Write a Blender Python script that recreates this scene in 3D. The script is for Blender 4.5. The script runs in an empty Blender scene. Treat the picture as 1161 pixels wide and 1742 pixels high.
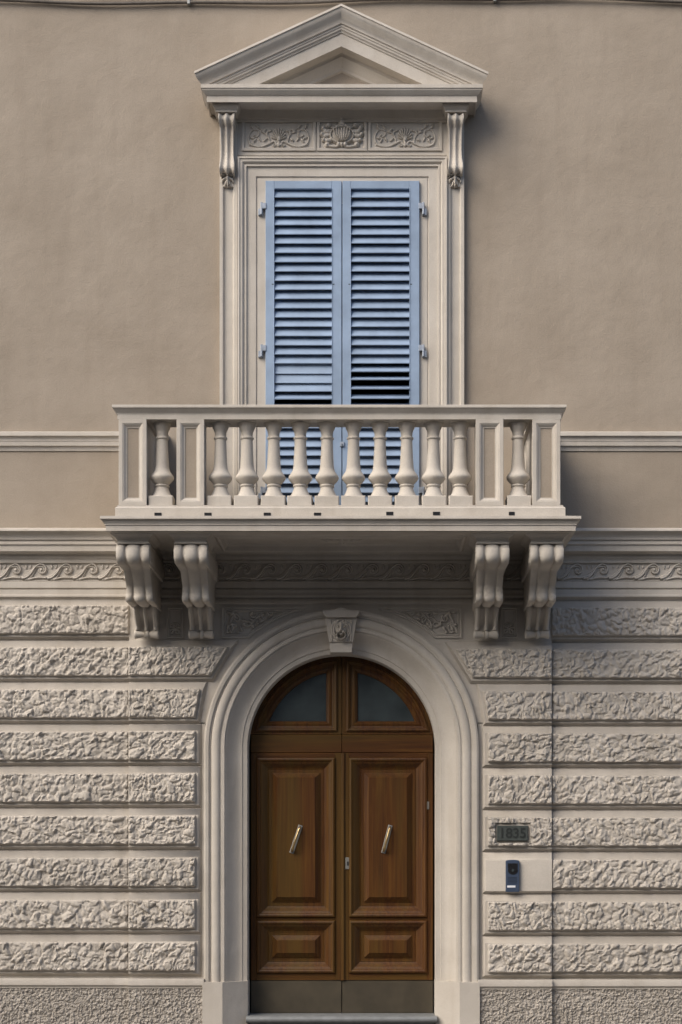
import bpy, bmesh, math, random
import numpy as np
from mathutils import Vector

# ------------------------------------------------------------------ camera, sky, sun, exposure
D, CX, EZ, S = 14.0, 0.30, 1.60, 200.0      # distance to wall, camera x, eye height, photo px per metre on the wall
VX, VY = 642.0, 1450.0                      # vanishing point in photo pixels
sc = bpy.context.scene
COL = sc.collection
cam_d = bpy.data.cameras.new('camera')
cam = bpy.data.objects.new('camera', cam_d); COL.objects.link(cam)
cam.location = (CX, -D, EZ); cam.rotation_euler = (math.radians(90), 0, 0)
cam_d.sensor_fit = 'HORIZONTAL'; cam_d.sensor_width = 36
cam_d.lens = 36 * D / (1161 / S)
cam_d.shift_x = (580.5 - VX) / 1161; cam_d.shift_y = (VY - 871) / 1161
cam_d.clip_start = 0.1; cam_d.clip_end = 2000
sc.camera = cam

SUN_EL, SUN_AZ = 41.0, -49.0                # azimuth measured from the wall normal, negative = from the left
w = bpy.data.worlds.new('World'); sc.world = w; w.use_nodes = True
nt = w.node_tree; nt.nodes.clear()
sky = nt.nodes.new('ShaderNodeTexSky'); sky.sky_type = 'NISHITA'; sky.sun_disc = False
sky.sun_elevation = math.radians(SUN_EL)
sky.sun_rotation = math.radians(180 - SUN_AZ)
sky.air_density = 1.0; sky.dust_density = 3.5; sky.ozone_density = 1.0
bg = nt.nodes.new('ShaderNodeBackground'); bg.inputs[1].default_value = 0.095
wo = nt.nodes.new('ShaderNodeOutputWorld')
nt.links.new(sky.outputs[0], bg.inputs[0]); nt.links.new(bg.outputs[0], wo.inputs[0])
sl = bpy.data.lights.new('sun', 'SUN'); sl.energy = 1.35; sl.angle = math.radians(44); sl.color = (1.0, 0.925, 0.81)
sun = bpy.data.objects.new('sun', sl); COL.objects.link(sun)
az, el = math.radians(SUN_AZ), math.radians(SUN_EL)
to_sun = Vector((math.sin(az) * math.cos(el), -math.cos(az) * math.cos(el), math.sin(el)))
sun.rotation_euler = to_sun.to_track_quat('Z', 'Y').to_euler(); sun.location = to_sun * 20
sc.view_settings.view_transform = 'Standard'; sc.view_settings.look = 'None'
sc.view_settings.exposure = 0.95; sc.view_settings.gamma = 1.0
sc.view_settings.use_curve_mapping = False

# ------------------------------------------------------------------ measuring helpers
def X(px, d=0.0): return CX + (px - VX) / S * (D - d) / D
def Z(py, d=0.0): return EZ + (VY - py) / S * (D - d) / D
def M(p): return p / S

# ------------------------------------------------------------------ materials
def new_mat(name):
    m = bpy.data.materials.new(name); m.use_nodes = True
    n = m.node_tree.nodes; b = n['Principled BSDF']
    return m, n, m.node_tree.links, b

def stucco(name, c1, c2, rough=0.85, bump=0.25, fine=90.0, coarse=2.0, streak=0.0, streak_col=None, vary=0.0):
    m, n, l, b = new_mat(name)
    geo = n.new('ShaderNodeNewGeometry')
    big = n.new('ShaderNodeTexNoise'); big.inputs['Scale'].default_value = coarse; big.inputs['Detail'].default_value = 6; big.inputs['Roughness'].default_value = 0.62
    l.new(geo.outputs['Position'], big.inputs['Vector'])
    cr = n.new('ShaderNodeValToRGB'); cr.color_ramp.elements[0].position = 0.33; cr.color_ramp.elements[1].position = 0.67
    cr.color_ramp.elements[0].color = (*c1, 1); cr.color_ramp.elements[1].color = (*c2, 1)
    l.new(big.outputs[0], cr.inputs[0])
    col = cr.outputs[0]
    sp = n.new('ShaderNodeTexNoise'); sp.inputs['Scale'].default_value = fine * 1.6; sp.inputs['Detail'].default_value = 3
    l.new(geo.outputs['Position'], sp.inputs['Vector'])
    mr = n.new('ShaderNodeMapRange'); mr.inputs[1].default_value = 0.3; mr.inputs[2].default_value = 0.7; mr.inputs[3].default_value = 0.93; mr.inputs[4].default_value = 1.06
    l.new(sp.outputs[0], mr.inputs[0])
    mx = n.new('ShaderNodeMix'); mx.data_type = 'RGBA'; mx.blend_type = 'MULTIPLY'; mx.inputs[0].default_value = 1
    l.new(col, mx.inputs[6]); l.new(mr.outputs[0], mx.inputs[7]); col = mx.outputs[2]
    if streak:
        mp = n.new('ShaderNodeMapping'); mp.inputs['Scale'].default_value = (9, 9, 0.9)
        l.new(geo.outputs['Position'], mp.inputs[0])
        sn = n.new('ShaderNodeTexNoise'); sn.inputs['Scale'].default_value = 1.0; sn.inputs['Detail'].default_value = 5
        l.new(mp.outputs[0], sn.inputs['Vector'])
        r2 = n.new('ShaderNodeMapRange'); r2.inputs[1].default_value = 0.52; r2.inputs[2].default_value = 0.75; r2.inputs[3].default_value = 0; r2.inputs[4].default_value = streak
        l.new(sn.outputs[0], r2.inputs[0])
        m2 = n.new('ShaderNodeMix'); m2.data_type = 'RGBA'; m2.inputs[7].default_value = (*streak_col, 1)
        l.new(r2.outputs[0], m2.inputs[0]); l.new(col, m2.inputs[6]); col = m2.outputs[2]
    if vary:
        oi = n.new('ShaderNodeObjectInfo'); r3 = n.new('ShaderNodeMapRange'); r3.inputs[3].default_value = 1-vary; r3.inputs[4].default_value = 1+vary
        l.new(oi.outputs['Random'], r3.inputs[0])
        m3 = n.new('ShaderNodeMix'); m3.data_type = 'RGBA'; m3.blend_type = 'MULTIPLY'; m3.inputs[0].default_value = 1
        l.new(col, m3.inputs[6]); l.new(r3.outputs[0], m3.inputs[7]); col = m3.outputs[2]
    l.new(col, b.inputs['Base Color'])
    b.inputs['Roughness'].default_value = rough
    b.inputs['Specular IOR Level'].default_value = 0.25
    fn = n.new('ShaderNodeTexNoise'); fn.inputs['Scale'].default_value = fine; fn.inputs['Detail'].default_value = 5; fn.inputs['Roughness'].default_value = 0.6
    l.new(geo.outputs['Position'], fn.inputs['Vector'])
    bp = n.new('ShaderNodeBump'); bp.inputs['Strength'].default_value = bump; bp.inputs['Distance'].default_value = 0.006
    l.new(fn.outputs[0], bp.inputs['Height'])
    md = n.new('ShaderNodeTexNoise'); md.inputs['Scale'].default_value = 7.0; md.inputs['Detail'].default_value = 3
    l.new(geo.outputs['Position'], md.inputs['Vector'])
    bp2 = n.new('ShaderNodeBump'); bp2.inputs['Strength'].default_value = 0.35; bp2.inputs['Distance'].default_value = 0.02
    l.new(md.outputs[0], bp2.inputs['Height']); l.new(bp2.outputs[0], bp.inputs['Normal'])
    l.new(bp.outputs[0], b.inputs['Normal'])
    return m

def plain(name, c, rough=0.5, metal=0.0, coat=0.0, bump=0.0, scale=60, var=0.0):
    m, n, l, b = new_mat(name)
    b.inputs['Base Color'].default_value = (*c, 1); b.inputs['Roughness'].default_value = rough
    b.inputs['Metallic'].default_value = metal; b.inputs['Coat Weight'].default_value = coat
    geo = n.new('ShaderNodeNewGeometry')
    ns = n.new('ShaderNodeTexNoise'); ns.inputs['Scale'].default_value = scale; ns.inputs['Detail'].default_value = 4
    l.new(geo.outputs['Position'], ns.inputs['Vector'])
    if var:
        mr = n.new('ShaderNodeMapRange'); mr.inputs[1].default_value = 0.3; mr.inputs[2].default_value = 0.7; mr.inputs[3].default_value = 1 - var; mr.inputs[4].default_value = 1 + var
        l.new(ns.outputs[0], mr.inputs[0])
        mx = n.new('ShaderNodeMix'); mx.data_type = 'RGBA'; mx.blend_type = 'MULTIPLY'; mx.inputs[0].default_value = 1
        mx.inputs[6].default_value = (*c, 1); l.new(mr.outputs[0], mx.inputs[7]); l.new(mx.outputs[2], b.inputs['Base Color'])
    if bump:
        bp = n.new('ShaderNodeBump'); bp.inputs['Strength'].default_value = bump; bp.inputs['Distance'].default_value = 0.003
        l.new(ns.outputs[0], bp.inputs['Height']); l.new(bp.outputs[0], b.inputs['Normal'])
    return m

def wood(name, axis='Z'):
    m, n, l, b = new_mat(name)
    geo = n.new('ShaderNodeNewGeometry')
    mp = n.new('ShaderNodeMapping')
    mp.inputs['Scale'].default_value = (42, 42, 1.5) if axis == 'Z' else (1.5, 42, 42)
    l.new(geo.outputs['Position'], mp.inputs[0])
    g = n.new('ShaderNodeTexNoise'); g.inputs['Scale'].default_value = 1.0; g.inputs['Detail'].default_value = 8; g.inputs['Roughness'].default_value = 0.65; g.inputs['Distortion'].default_value = 0.6
    l.new(mp.outputs[0], g.inputs['Vector'])
    cr = n.new('ShaderNodeValToRGB'); e = cr.color_ramp.elements
    e[0].position = 0.30; e[0].color = (0.040, 0.0120, 0.0018, 1)
    e[1].position = 0.72; e[1].color = (0.118, 0.050, 0.0070, 1)
    k = e.new(0.5); k.color = (0.076, 0.0270, 0.0035, 1)
    l.new(g.outputs[0], cr.inputs[0])
    mp2 = n.new('ShaderNodeMapping'); mp2.inputs['Scale'].default_value = (7, 7, 0.5) if axis == 'Z' else (0.5, 7, 7)
    l.new(geo.outputs['Position'], mp2.inputs[0])
    g2 = n.new('ShaderNodeTexNoise'); g2.inputs['Scale'].default_value = 1.0; g2.inputs['Detail'].default_value = 3
    l.new(mp2.outputs[0], g2.inputs['Vector'])
    r2 = n.new('ShaderNodeMapRange'); r2.inputs[1].default_value = 0.42; r2.inputs[2].default_value = 0.62; r2.inputs[3].default_value = 0; r2.inputs[4].default_value = 0.5
    l.new(g2.outputs[0], r2.inputs[0])
    m2 = n.new('ShaderNodeMix'); m2.data_type = 'RGBA'; m2.inputs[7].default_value = (0.085, 0.053, 0.0085, 1)
    l.new(r2.outputs[0], m2.inputs[0]); l.new(cr.outputs[0], m2.inputs[6])
    l.new(m2.outputs[2], b.inputs['Base Color'])
    b.inputs['Roughness'].default_value = 0.5; b.inputs['Coat Weight'].default_value = 0.15; b.inputs['Coat Roughness'].default_value = 0.32
    b.inputs['Specular IOR Level'].default_value = 0.28
    bp = n.new('ShaderNodeBump'); bp.inputs['Strength'].default_value = 0.15; bp.inputs['Distance'].default_value = 0.002
    l.new(g.outputs[0], bp.inputs['Height']); l.new(bp.outputs[0], b.inputs['Normal'])
    return m

WALL = stucco('beige_stucco', (0.305, 0.258, 0.206), (0.365, 0.312, 0.254), bump=0.38, fine=70, coarse=1.3, streak=0.17, streak_col=(0.22, 0.18, 0.14))
TRIM = stucco('stone_paint', (0.485, 0.446, 0.394), (0.552, 0.513, 0.460), bump=0.22, fine=110, coarse=3.0, streak=0.26, streak_col=(0.33, 0.28, 0.22))
ROCK = stucco('rock_stucco', (0.440, 0.403, 0.356), (0.512, 0.472, 0.422), bump=0.35, fine=120, coarse=2.5, streak=0.25, streak_col=(0.28, 0.24, 0.19), vary=0.05)
PLIN = stucco('plinth_stucco', (0.340, 0.310, 0.274), (0.440, 0.405, 0.362), bump=0.4, fine=130, coarse=5.0)
BLUE = plain('blue_shutter_paint', (0.255, 0.340, 0.470), rough=0.5, var=0.12, scale=6, bump=0.2)
WOODV = wood('varnished_wood', 'Z'); WOODH = wood('varnished_wood_rail', 'X')
KICK = plain('brown_metal_sheet', (0.060, 0.049, 0.032), rough=0.55, var=0.22, scale=7)
MARB = plain('grey_marble', (0.19, 0.20, 0.205), rough=0.45, var=0.15, scale=14)
BRASS = plain('brass', (0.50, 0.37, 0.19), rough=0.36, metal=1.0)
STEEL = plain('dull_metal', (0.34, 0.34, 0.32), rough=0.42, metal=0.7)
HINGE = plain('galvanised_hinge', (0.32, 0.36, 0.42), rough=0.5, metal=0.4, var=0.15, scale=40)
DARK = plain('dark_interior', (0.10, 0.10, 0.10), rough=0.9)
GLASS = plain('dark_window_glass', (0.045, 0.056, 0.060), rough=0.12, coat=0.0, var=0.25, scale=5)
SIGN = plain('slate_plate', (0.060, 0.070, 0.066), rough=0.5, var=0.15, scale=25)
INK = plain('plate_numerals', (0.022, 0.026, 0.025), rough=0.5)
NAVY = plain('navy_plastic', (0.050, 0.072, 0.120), rough=0.42)
BLACK = plain('black_plastic', (0.012, 0.012, 0.014), rough=0.35)
WHITE = plain('white_label', (0.78, 0.80, 0.84), rough=0.4)
RUBBER = plain('weathered_cable', (0.11, 0.095, 0.08), rough=0.7, var=0.2, scale=20)
ASPH = plain('asphalt', (0.05, 0.05, 0.052), rough=0.9, var=0.25, scale=60, bump=0.5)
PAVE = plain('paving_stone', (0.17, 0.16, 0.15), rough=0.85, var=0.2, scale=8, bump=0.3)

# ------------------------------------------------------------------ mesh builder
class MB:
    def __init__(self): self.v = []; self.f = []
    def add(self, vs, fs):
        o = len(self.v); self.v.extend(tuple(map(float, p)) for p in vs)
        self.f.extend(tuple(i + o for i in q) for q in fs)
    def box(self, x0, x1, d0, d1, z0, z1):
        self.add([(x0,-d0,z0),(x1,-d0,z0),(x1,-d1,z0),(x0,-d1,z0),(x0,-d0,z1),(x1,-d0,z1),(x1,-d1,z1),(x0,-d1,z1)],
                 [(0,1,2,3),(4,5,6,7),(0,1,5,4),(1,2,6,5),(2,3,7,6),(3,0,4,7)])
    def bbox(self, x0, x1, d0, d1, z0, z1, b=0.004):          # box with chamfered front edges
        if x1 < x0: x0, x1 = x1, x0
        if z1 < z0: z0, z1 = z1, z0
        vs = [(x0,-d0,z0),(x1,-d0,z0),(x1,-d0,z1),(x0,-d0,z1),
              (x0,-(d1-b),z0),(x1,-(d1-b),z0),(x1,-(d1-b),z1),(x0,-(d1-b),z1),
              (x0+b,-d1,z0+b),(x1-b,-d1,z0+b),(x1-b,-d1,z1-b),(x0+b,-d1,z1-b)]
        fs = [(3,2,1,0),(8,9,10,11)]
        for k in range(4):
            a, c = k, (k+1) % 4
            fs += [(a,c,c+4,a+4),(a+4,c+4,c+8,a+8)]
        self.add(vs, fs)
    def sweep(self, path, prof, closed=False, plan=False, caps=True, end=None, endshift=False):
        """path 2-D (x,z) on the wall or (x,d) in plan; profile (u,w): u to the left of travel, w = d (or z in plan)."""
        P = [np.array(p, float) for p in path]; n = len(P); rows = []
        wmax = max(q[1] for q in prof)
        for i in range(n):
            if closed or 0 < i < n-1:
                a = P[i] - P[(i-1) % n]; b = P[(i+1) % n] - P[i]
                a /= np.linalg.norm(a); b /= np.linalg.norm(b)
                na = np.array((-a[1], a[0])); nb = np.array((-b[1], b[0]))
                m = (na + nb); m /= max(1e-6, (m @ na)); dirv = None
            else:
                t = (P[1]-P[0]) if i == 0 else (P[-1]-P[-2]); t = t/np.linalg.norm(t)
                m = np.array((-t[1], t[0])); dirv = t if i == 0 else -t
                if end is not None:
                    e = np.array(end, float); m = e / (m @ e)
            r = []
            for u, wv in prof:
                q = P[i] + m*u
                if endshift and dirv is not None: q = q + dirv*(wmax-wv)
                r.append((q[0], -q[1], wv) if plan else (q[0], -wv, q[1]))
            rows.append(r)
        k = len(prof); vs = [p for r in rows for p in r]; fs = []
        for i in range(n if closed else n-1):
            j = (i+1) % n
            for c in range(k-1): fs.append((i*k+c, i*k+c+1, j*k+c+1, j*k+c))
        if caps and not closed:
            fs.append(tuple(range(k))); fs.append(tuple((n-1)*k + c for c in range(k))[::-1])
        self.add(vs, fs)
    def poly(self, pts, d):                                     # flat face facing the street
        self.add([(x, -d, z) for x, z in pts], [tuple(range(len(pts)))])
    def prism(self, pts, d0, d1):                               # outline on wall plane
        n = len(pts)
        self.add([(x,-d0,z) for x,z in pts]+[(x,-d1,z) for x,z in pts],
                 [tuple(range(n))[::-1], tuple(range(n,2*n))]+[(i,(i+1)%n,(i+1)%n+n,i+n) for i in range(n)])
    def lathe(self, cx, cd, prof, seg=24):
        vs = []; fs = []
        for r, z in prof:
            for k in range(seg):
                a = 2*math.pi*k/seg; vs.append((cx+r*math.cos(a), -cd+r*math.sin(a), z))
        for i in range(len(prof)-1):
            for k in range(seg):
                j = (k+1) % seg; fs.append((i*seg+k, i*seg+j, (i+1)*seg+j, (i+1)*seg+k))
        self.add(vs, fs)
    def tube(self, pts, r, seg=10, caps=True):
        pts = [Vector(p) for p in pts]; n = len(pts); vs = []; fs = []
        rr = r if hasattr(r, '__len__') else [r]*n
        up = Vector((0.13, 0.2, 0.97))
        for i, p in enumerate(pts):
            t = (pts[min(i+1, n-1)] - pts[max(i-1, 0)]).normalized()
            a = t.cross(up); 
            if a.length < 1e-3: a = t.cross(Vector((1,0,0)))
            a.normalize(); b = t.cross(a).normalized()
            for k in range(seg):
                an = 2*math.pi*k/seg; vs.append(p + (a*math.cos(an)+b*math.sin(an))*rr[i])
        for i in range(n-1):
            for k in range(seg):
                j = (k+1) % seg; fs.append((i*seg+k, i*seg+j, (i+1)*seg+j, (i+1)*seg+k))
        if caps: fs += [tuple(range(seg)), tuple((n-1)*seg+k for k in range(seg))]
        self.add(vs, fs)
    def grid(self, Xa, Da, Za, keep=None):
        nz, nx = Xa.shape; o = len(self.v)
        self.v.extend(zip(Xa.ravel().tolist(), (-Da).ravel().tolist(), Za.ravel().tolist()))
        for j in range(nz-1):
            for i in range(nx-1):
                if keep is None or keep[j, i]:
                    a = o+j*nx+i; self.f.append((a, a+1, a+nx+1, a+nx))
    def mesh(self, name, mat, ang=35, recalc=True):
        me = bpy.data.meshes.new(name); me.from_pydata(self.v, [], self.f); me.update()
        if recalc:
            bm = bmesh.new(); bm.from_mesh(me); bmesh.ops.recalc_face_normals(bm, faces=bm.faces)
            loose = [q for q in bm.verts if not q.link_faces]
            if loose: bmesh.ops.delete(bm, geom=loose, context='VERTS')
            bm.to_mesh(me); bm.free()
        me.materials.append(mat)
        if ang is not None:
            me.polygons.foreach_set('use_smooth', [True]*len(me.polygons)); me.set_sharp_from_angle(angle=math.radians(ang))
        return me
    def build(self, name, mat, parent=None, ang=35, recalc=True, loc=(0,0,0), bevel=0):
        o = bpy.data.objects.new(name, self.mesh(name, mat, ang, recalc)); COL.objects.link(o)
        o.location = loc
        if parent: o.parent = parent
        if bevel:
            bv = o.modifiers.new('soft_edges', 'BEVEL'); bv.width = bevel; bv.segments = 2; bv.limit_method = 'ANGLE'; bv.angle_limit = math.radians(40)
        return o

def linked(name, src, parent, loc=(0,0,0), rot=(0,0,0), scale=(1,1,1)):
    o = bpy.data.objects.new(name, src.data); COL.objects.link(o); o.parent = parent
    o.location = loc; o.rotation_euler = rot; o.scale = scale
    return o
def tag(o, label=None, cat=None, group=None, kind=None):
    if label: o['label'] = label
    if cat: o['category'] = cat
    if group: o['group'] = group
    if kind: o['kind'] = kind
    return o

# ------------------------------------------------------------------ relief helpers
def vnoise(x, z, cell, seed):
    rng = np.random.default_rng(seed); L = rng.random((257, 257))
    u, v = x/cell + 1000, z/cell + 1000
    i, j = np.floor(u).astype(int), np.floor(v).astype(int); fu, fv = u-i, v-j
    fu = fu*fu*(3-2*fu); fv = fv*fv*(3-2*fv); i %= 256; j %= 256
    a = L[i, j]; b = L[(i+1), j]; c = L[i, (j+1)]; d = L[(i+1), (j+1)]
    return ((a*(1-fu)+b*fu)*(1-fv) + (c*(1-fu)+d*fu)*fv)*2 - 1

def cells(x, z, cell, seed, tilt=0.7, crev=0.30):
    """hacked stone: cells with own height and tilt, creased between"""
    rng = np.random.default_rng(seed); N = 128
    jx, jz, hh, tx, tz = (rng.random((N, N)) for _ in range(5))
    u, v = x/cell + 500, z/cell + 500
    i0, j0 = np.floor(u).astype(int), np.floor(v).astype(int)
    f1 = np.full(x.shape, 9.0); f2 = np.full(x.shape, 9.0); h = np.zeros(x.shape)
    for di in (-1, 0, 1):
        for dj in (-1, 0, 1):
            i, j = i0+di, j0+dj; a, b = i % N, j % N
            dx = u-(i+0.08+0.84*jx[a, b]); dz = v-(j+0.08+0.84*jz[a, b]); dd = np.hypot(dx, dz)
            hv = hh[a, b] + tilt*((tx[a, b]-0.5)*2*dx + (tz[a, b]-0.5)*2*dz)
            near = dd < f1
            f2 = np.where(near, f1, np.minimum(f2, dd)); h = np.where(near, hv, h); f1 = np.where(near, dd, f1)
    e = np.clip((f2-f1)/crev, 0, 1); e = np.sqrt(e*(2-e))
    return h*(0.25+0.75*e) + 0.45*e*(1-0.6*f1*f1)

def rocky(x, z, seed, cell=0.064, amp=0.033):
    wx = x + 0.024*vnoise(x, z, 0.06, seed+1) + 0.009*vnoise(x, z, 0.020, seed+3)
    wz = z + 0.024*vnoise(x, z, 0.06, seed+2) + 0.009*vnoise(x, z, 0.020, seed+4)
    th = 0.2+(seed % 7)*0.35; ca, sa = math.cos(th), math.sin(th)
    a = (wx*ca + wz*sa)*0.80; b = (-wx*sa + wz*ca)*1.10
    mixn = np.clip(0.5+0.9*vnoise(x, z, 0.16, seed+6), 0, 1)
    big = cells(a, b, cell, seed, 0.65, 0.60); small = cells(a+.3, b, cell*0.5, seed+9, 0.8, 0.65)
    h = (0.70*big+0.22*small)*mixn + (0.40*big+0.50*small)*(1-mixn) + 0.07*vnoise(x, z, 0.012, seed+8)
    h = np.clip(h, 0, 1.4)
    for _ in range(1):
        p = np.pad(h, 1, mode='edge'); h = 0.5*h+0.125*(p[:-2, 1:-1]+p[2:, 1:-1]+p[1:-1, :-2]+p[1:-1, 2:])
    return amp*h

def spiral(cx, cz, r0, turns, a0, cw=True, n=40, r1=0.0):
    t = np.linspace(0, 1, n); a = a0 + (-1 if cw else 1)*t*turns*2*math.pi; r = r0 + (r1-r0)*t**0.8
    return np.stack([cx+r*np.cos(a), cz+r*np.sin(a)], 1)
def curve(pts, n=30):                                           # Catmull-Rom through points
    P = [np.array(p, float) for p in pts]; P = [2*P[0]-P[1]] + P + [2*P[-1]-P[-2]]; out = []
    for i in range(1, len(P)-2):
        for t in np.linspace(0, 1, max(3, n//(len(P)-3)), endpoint=False):
            out.append(0.5*((2*P[i])+(-P[i-1]+P[i+1])*t+(2*P[i-1]-5*P[i]+4*P[i+1]-P[i+2])*t*t+(-P[i-1]+3*P[i]-3*P[i+1]+P[i+2])*t**3))
    out.append(P[-2]); return np.array(out)
class Relief:
    def __init__(self, x0, x1, z0, z1, res=0.003):
        self.xs = np.linspace(x0, x1, int(round((x1-x0)/res))+1); self.zs = np.linspace(z0, z1, int(round((z1-z0)/res))+1)
        self.X, self.Z = np.meshgrid(self.xs, self.zs); self.H = np.zeros(self.X.shape)
    def dot(self, x, z, r, h, rz=None, p=0.5, add=0.0):
        rz = rz or r
        a0, a1 = np.searchsorted(self.xs, (x-r, x+r)); b0, b1 = np.searchsorted(self.zs, (z-rz, z+rz))
        if a0 >= a1 or b0 >= b1: return
        q = 1-((self.X[b0:b1, a0:a1]-x)/r)**2-((self.Z[b0:b1, a0:a1]-z)/rz)**2
        v = np.where(q > 0, add+h*np.clip(q, 0, 1)**p, 0)
        self.H[b0:b1, a0:a1] = np.maximum(self.H[b0:b1, a0:a1], v)
    def stroke(self, pts, r0, r1, h, mid=None, p=0.5):
        pts = np.asarray(pts); seg = np.hypot(*np.diff(pts, axis=0).T); L = np.concatenate([[0], np.cumsum(seg)])
        n = max(2, int(L[-1]/(min(max(r0, 0.002), 0.006)*0.35))); s = np.linspace(0, L[-1], n)
        xs = np.interp(s, L, pts[:, 0]); zs = np.interp(s, L, pts[:, 1])
        for x, z, t in zip(xs, zs, s/L[-1]):
            r = (r0+(r1-r0)*t) if mid is None else ((r0+(mid-r0)*t*2) if t < 0.5 else (mid+(r1-mid)*(t*2-1)))
            self.dot(x, z, max(r, 0.0018), h*(0.55+0.45*min(1, r/max(r0, mid or 0, 1e-6))), p=p)
    def leaf(self, x, z, ang, L, wd, h, lobes=3):
        ca, sa = math.cos(ang), math.sin(ang)
        self.stroke([(x, z), (x+L*ca, z+L*sa)], wd*0.3, 0.002, h, mid=wd*0.55)
        for k in range(lobes):
            t = 0.2+0.55*k/max(1, lobes-1)
            for s_ in (-1, 1):
                a = ang+s_*0.95; l2 = L*0.38*(1-0.35*t)
                self.stroke([(x+L*t*ca, z+L*t*sa), (x+L*t*ca+l2*math.cos(a), z+L*t*sa+l2*math.sin(a))], wd*0.28, 0.002, h*0.75)
    def into(self, mb, base, cut=False, mask=None):
        keep = None
        if cut or mask is not None:
            q = self.H
            if mask is not None: q = np.where(mask(self.X, self.Z), q + (0 if cut else 1), 0)
            keep = (q[:-1, :-1] > 0) | (q[1:, :-1] > 0) | (q[:-1, 1:] > 0) | (q[1:, 1:] > 0)
        mb.grid(self.X, base + self.H, self.Z, keep)

# ================================================================== GROUND
mb = MB(); mb.box(-300, 300, 2.6, 300, -0.40, -0.13)
tag(mb.build('street', ASPH), 'dark asphalt street in front of the building', 'street', kind='structure')
mb = MB(); mb.box(-40, 40, 0.0, 2.44, -0.30, 0.0)
pavement = tag(mb.build('pavement', PAVE), 'grey stone pavement running along the foot of the building', 'pavement', kind='structure')
kb = MB(); kb.bbox(0, 0.99, 2.45, 2.60, -0.30, 0.005, 0.01); k0 = kb.build('kerb_stone', MARB, pavement, loc=(-8, 0, 0))
for i in range(1, 16): linked('kerb_stone', k0, pavement, (-8+i, 0, 0))

# ================================================================== BUILDING
B = bpy.data.objects.new('town_house', None); COL.objects.link(B)
tag(B, 'beige stucco town house front with balcony, blue louvred shutters and arched wooden door', 'building')
XL, XR = -6.2, 6.2
ZC = Z(1272)                 # springing of the door arch
R0 = 0.802                   # half width of the door opening
RW = R0 + 0.27               # radius where the wall stops behind the surround
xw0, xw1, zw1 = X(456), X(709), Z(312)     # window opening
ZB = Z(905)
# plaster wall of the upper floor
mb = MB()
TOP = 10.9
for a, b_, c, d_ in ((XL, xw0, ZB-0.25, TOP), (xw1, XR, ZB-0.25, TOP)): mb.box(a, b_, -0.4, 0, c, d_)
mb.box(xw0, xw1, -0.4, 0, zw1, TOP)
mb.box(xw0, xw1, -0.4, 0, ZB-0.25, ZB-0.02)
mb.build('upper_wall', WALL, B, ang=None)
# wall of the ground floor, cut round the arch
mb = MB()
z1 = ZB-0.25
mb.box(XL, -RW, -0.4, 0, -0.3, z1); mb.box(RW, XR, -0.4, 0, -0.3, z1)
xs = [RW*math.sin(t) for t in np.linspace(-math.pi/2, math.pi/2, 61)]
for a, b_ in zip(xs[:-1], xs[1:]):
    za, zb = ZC+math.sqrt(max(0, RW*RW-a*a)), ZC+math.sqrt(max(0, RW*RW-b_*b_))
    mb.add([(a,0,za),(b_,0,zb),(b_,0,z1),(a,0,z1),(a,0.4,za),(b_,0.4,zb)], [(0,1,2,3),(0,4,5,1)])
mb.build('lower_wall', TRIM, B, ang=None)
# dark rooms behind the louvres and the glass
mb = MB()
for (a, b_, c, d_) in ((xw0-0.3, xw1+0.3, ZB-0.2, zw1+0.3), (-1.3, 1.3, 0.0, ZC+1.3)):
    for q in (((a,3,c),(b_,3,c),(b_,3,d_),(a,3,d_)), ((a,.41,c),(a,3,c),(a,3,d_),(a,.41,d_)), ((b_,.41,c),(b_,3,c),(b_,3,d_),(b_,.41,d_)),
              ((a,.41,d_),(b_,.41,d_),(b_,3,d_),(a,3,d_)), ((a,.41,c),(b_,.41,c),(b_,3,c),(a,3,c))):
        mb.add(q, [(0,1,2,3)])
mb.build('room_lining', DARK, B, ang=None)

# ------------------------------------------------------------------ unseen house row added across the street to block the low sky
OB = bpy.data.objects.new('added_opposite_house', None); COL.objects.link(OB); OB.location = (0, -16.6, 0)
tag(OB, 'plain ochre house row added unseen across the street to block low sky', 'building')
mb = MB(); mb.box(-26, 26, 0.0, 9.0, -0.2, 10.4); mb.build('wall', WALL, OB, ang=None)
mb = MB(); mb.add([(-26.5, .6, 10.4), (26.5, .6, 10.4), (26.5, -4.5, 12.0), (-26.5, -4.5, 12.0), (26.5, -9.6, 10.4), (-26.5, -9.6, 10.4)], [(0,1,2,3), (3,2,4,5), (0,1,4,5)])
mb.build('roof', plain('roof_tile', (0.25, 0.11, 0.06), 0.85, var=.2, scale=3), OB, ang=None)
fr = None
for i in range(12):
    for zf_ in (1.2, 5.2, 8.0):
        x_ = -22+i*4
        if fr is None:
            m = MB(); m.sweep([(-.6, 0), (.6, 0), (.6, 1.9), (-.6, 1.9)], [(-.12, 0), (-.12, -.06), (0, -.06), (0, -.001)], closed=True)
            m.v = [(a, abs(b), c) for a, b, c in m.v]
            fr = m.build('window', TRIM, OB, ang=None, loc=(x_, 0, zf_)); g = MB(); g.add([(-.6, .012, 0), (.6, .012, 0), (.6, .012, 1.9), (-.6, .012, 1.9)], [(0,1,2,3)]); pn = g.build('pane', GLASS, fr, ang=None)
        else:
            f2 = linked('window', fr, OB, (x_, 0, zf_)); linked('pane', pn, f2)

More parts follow.
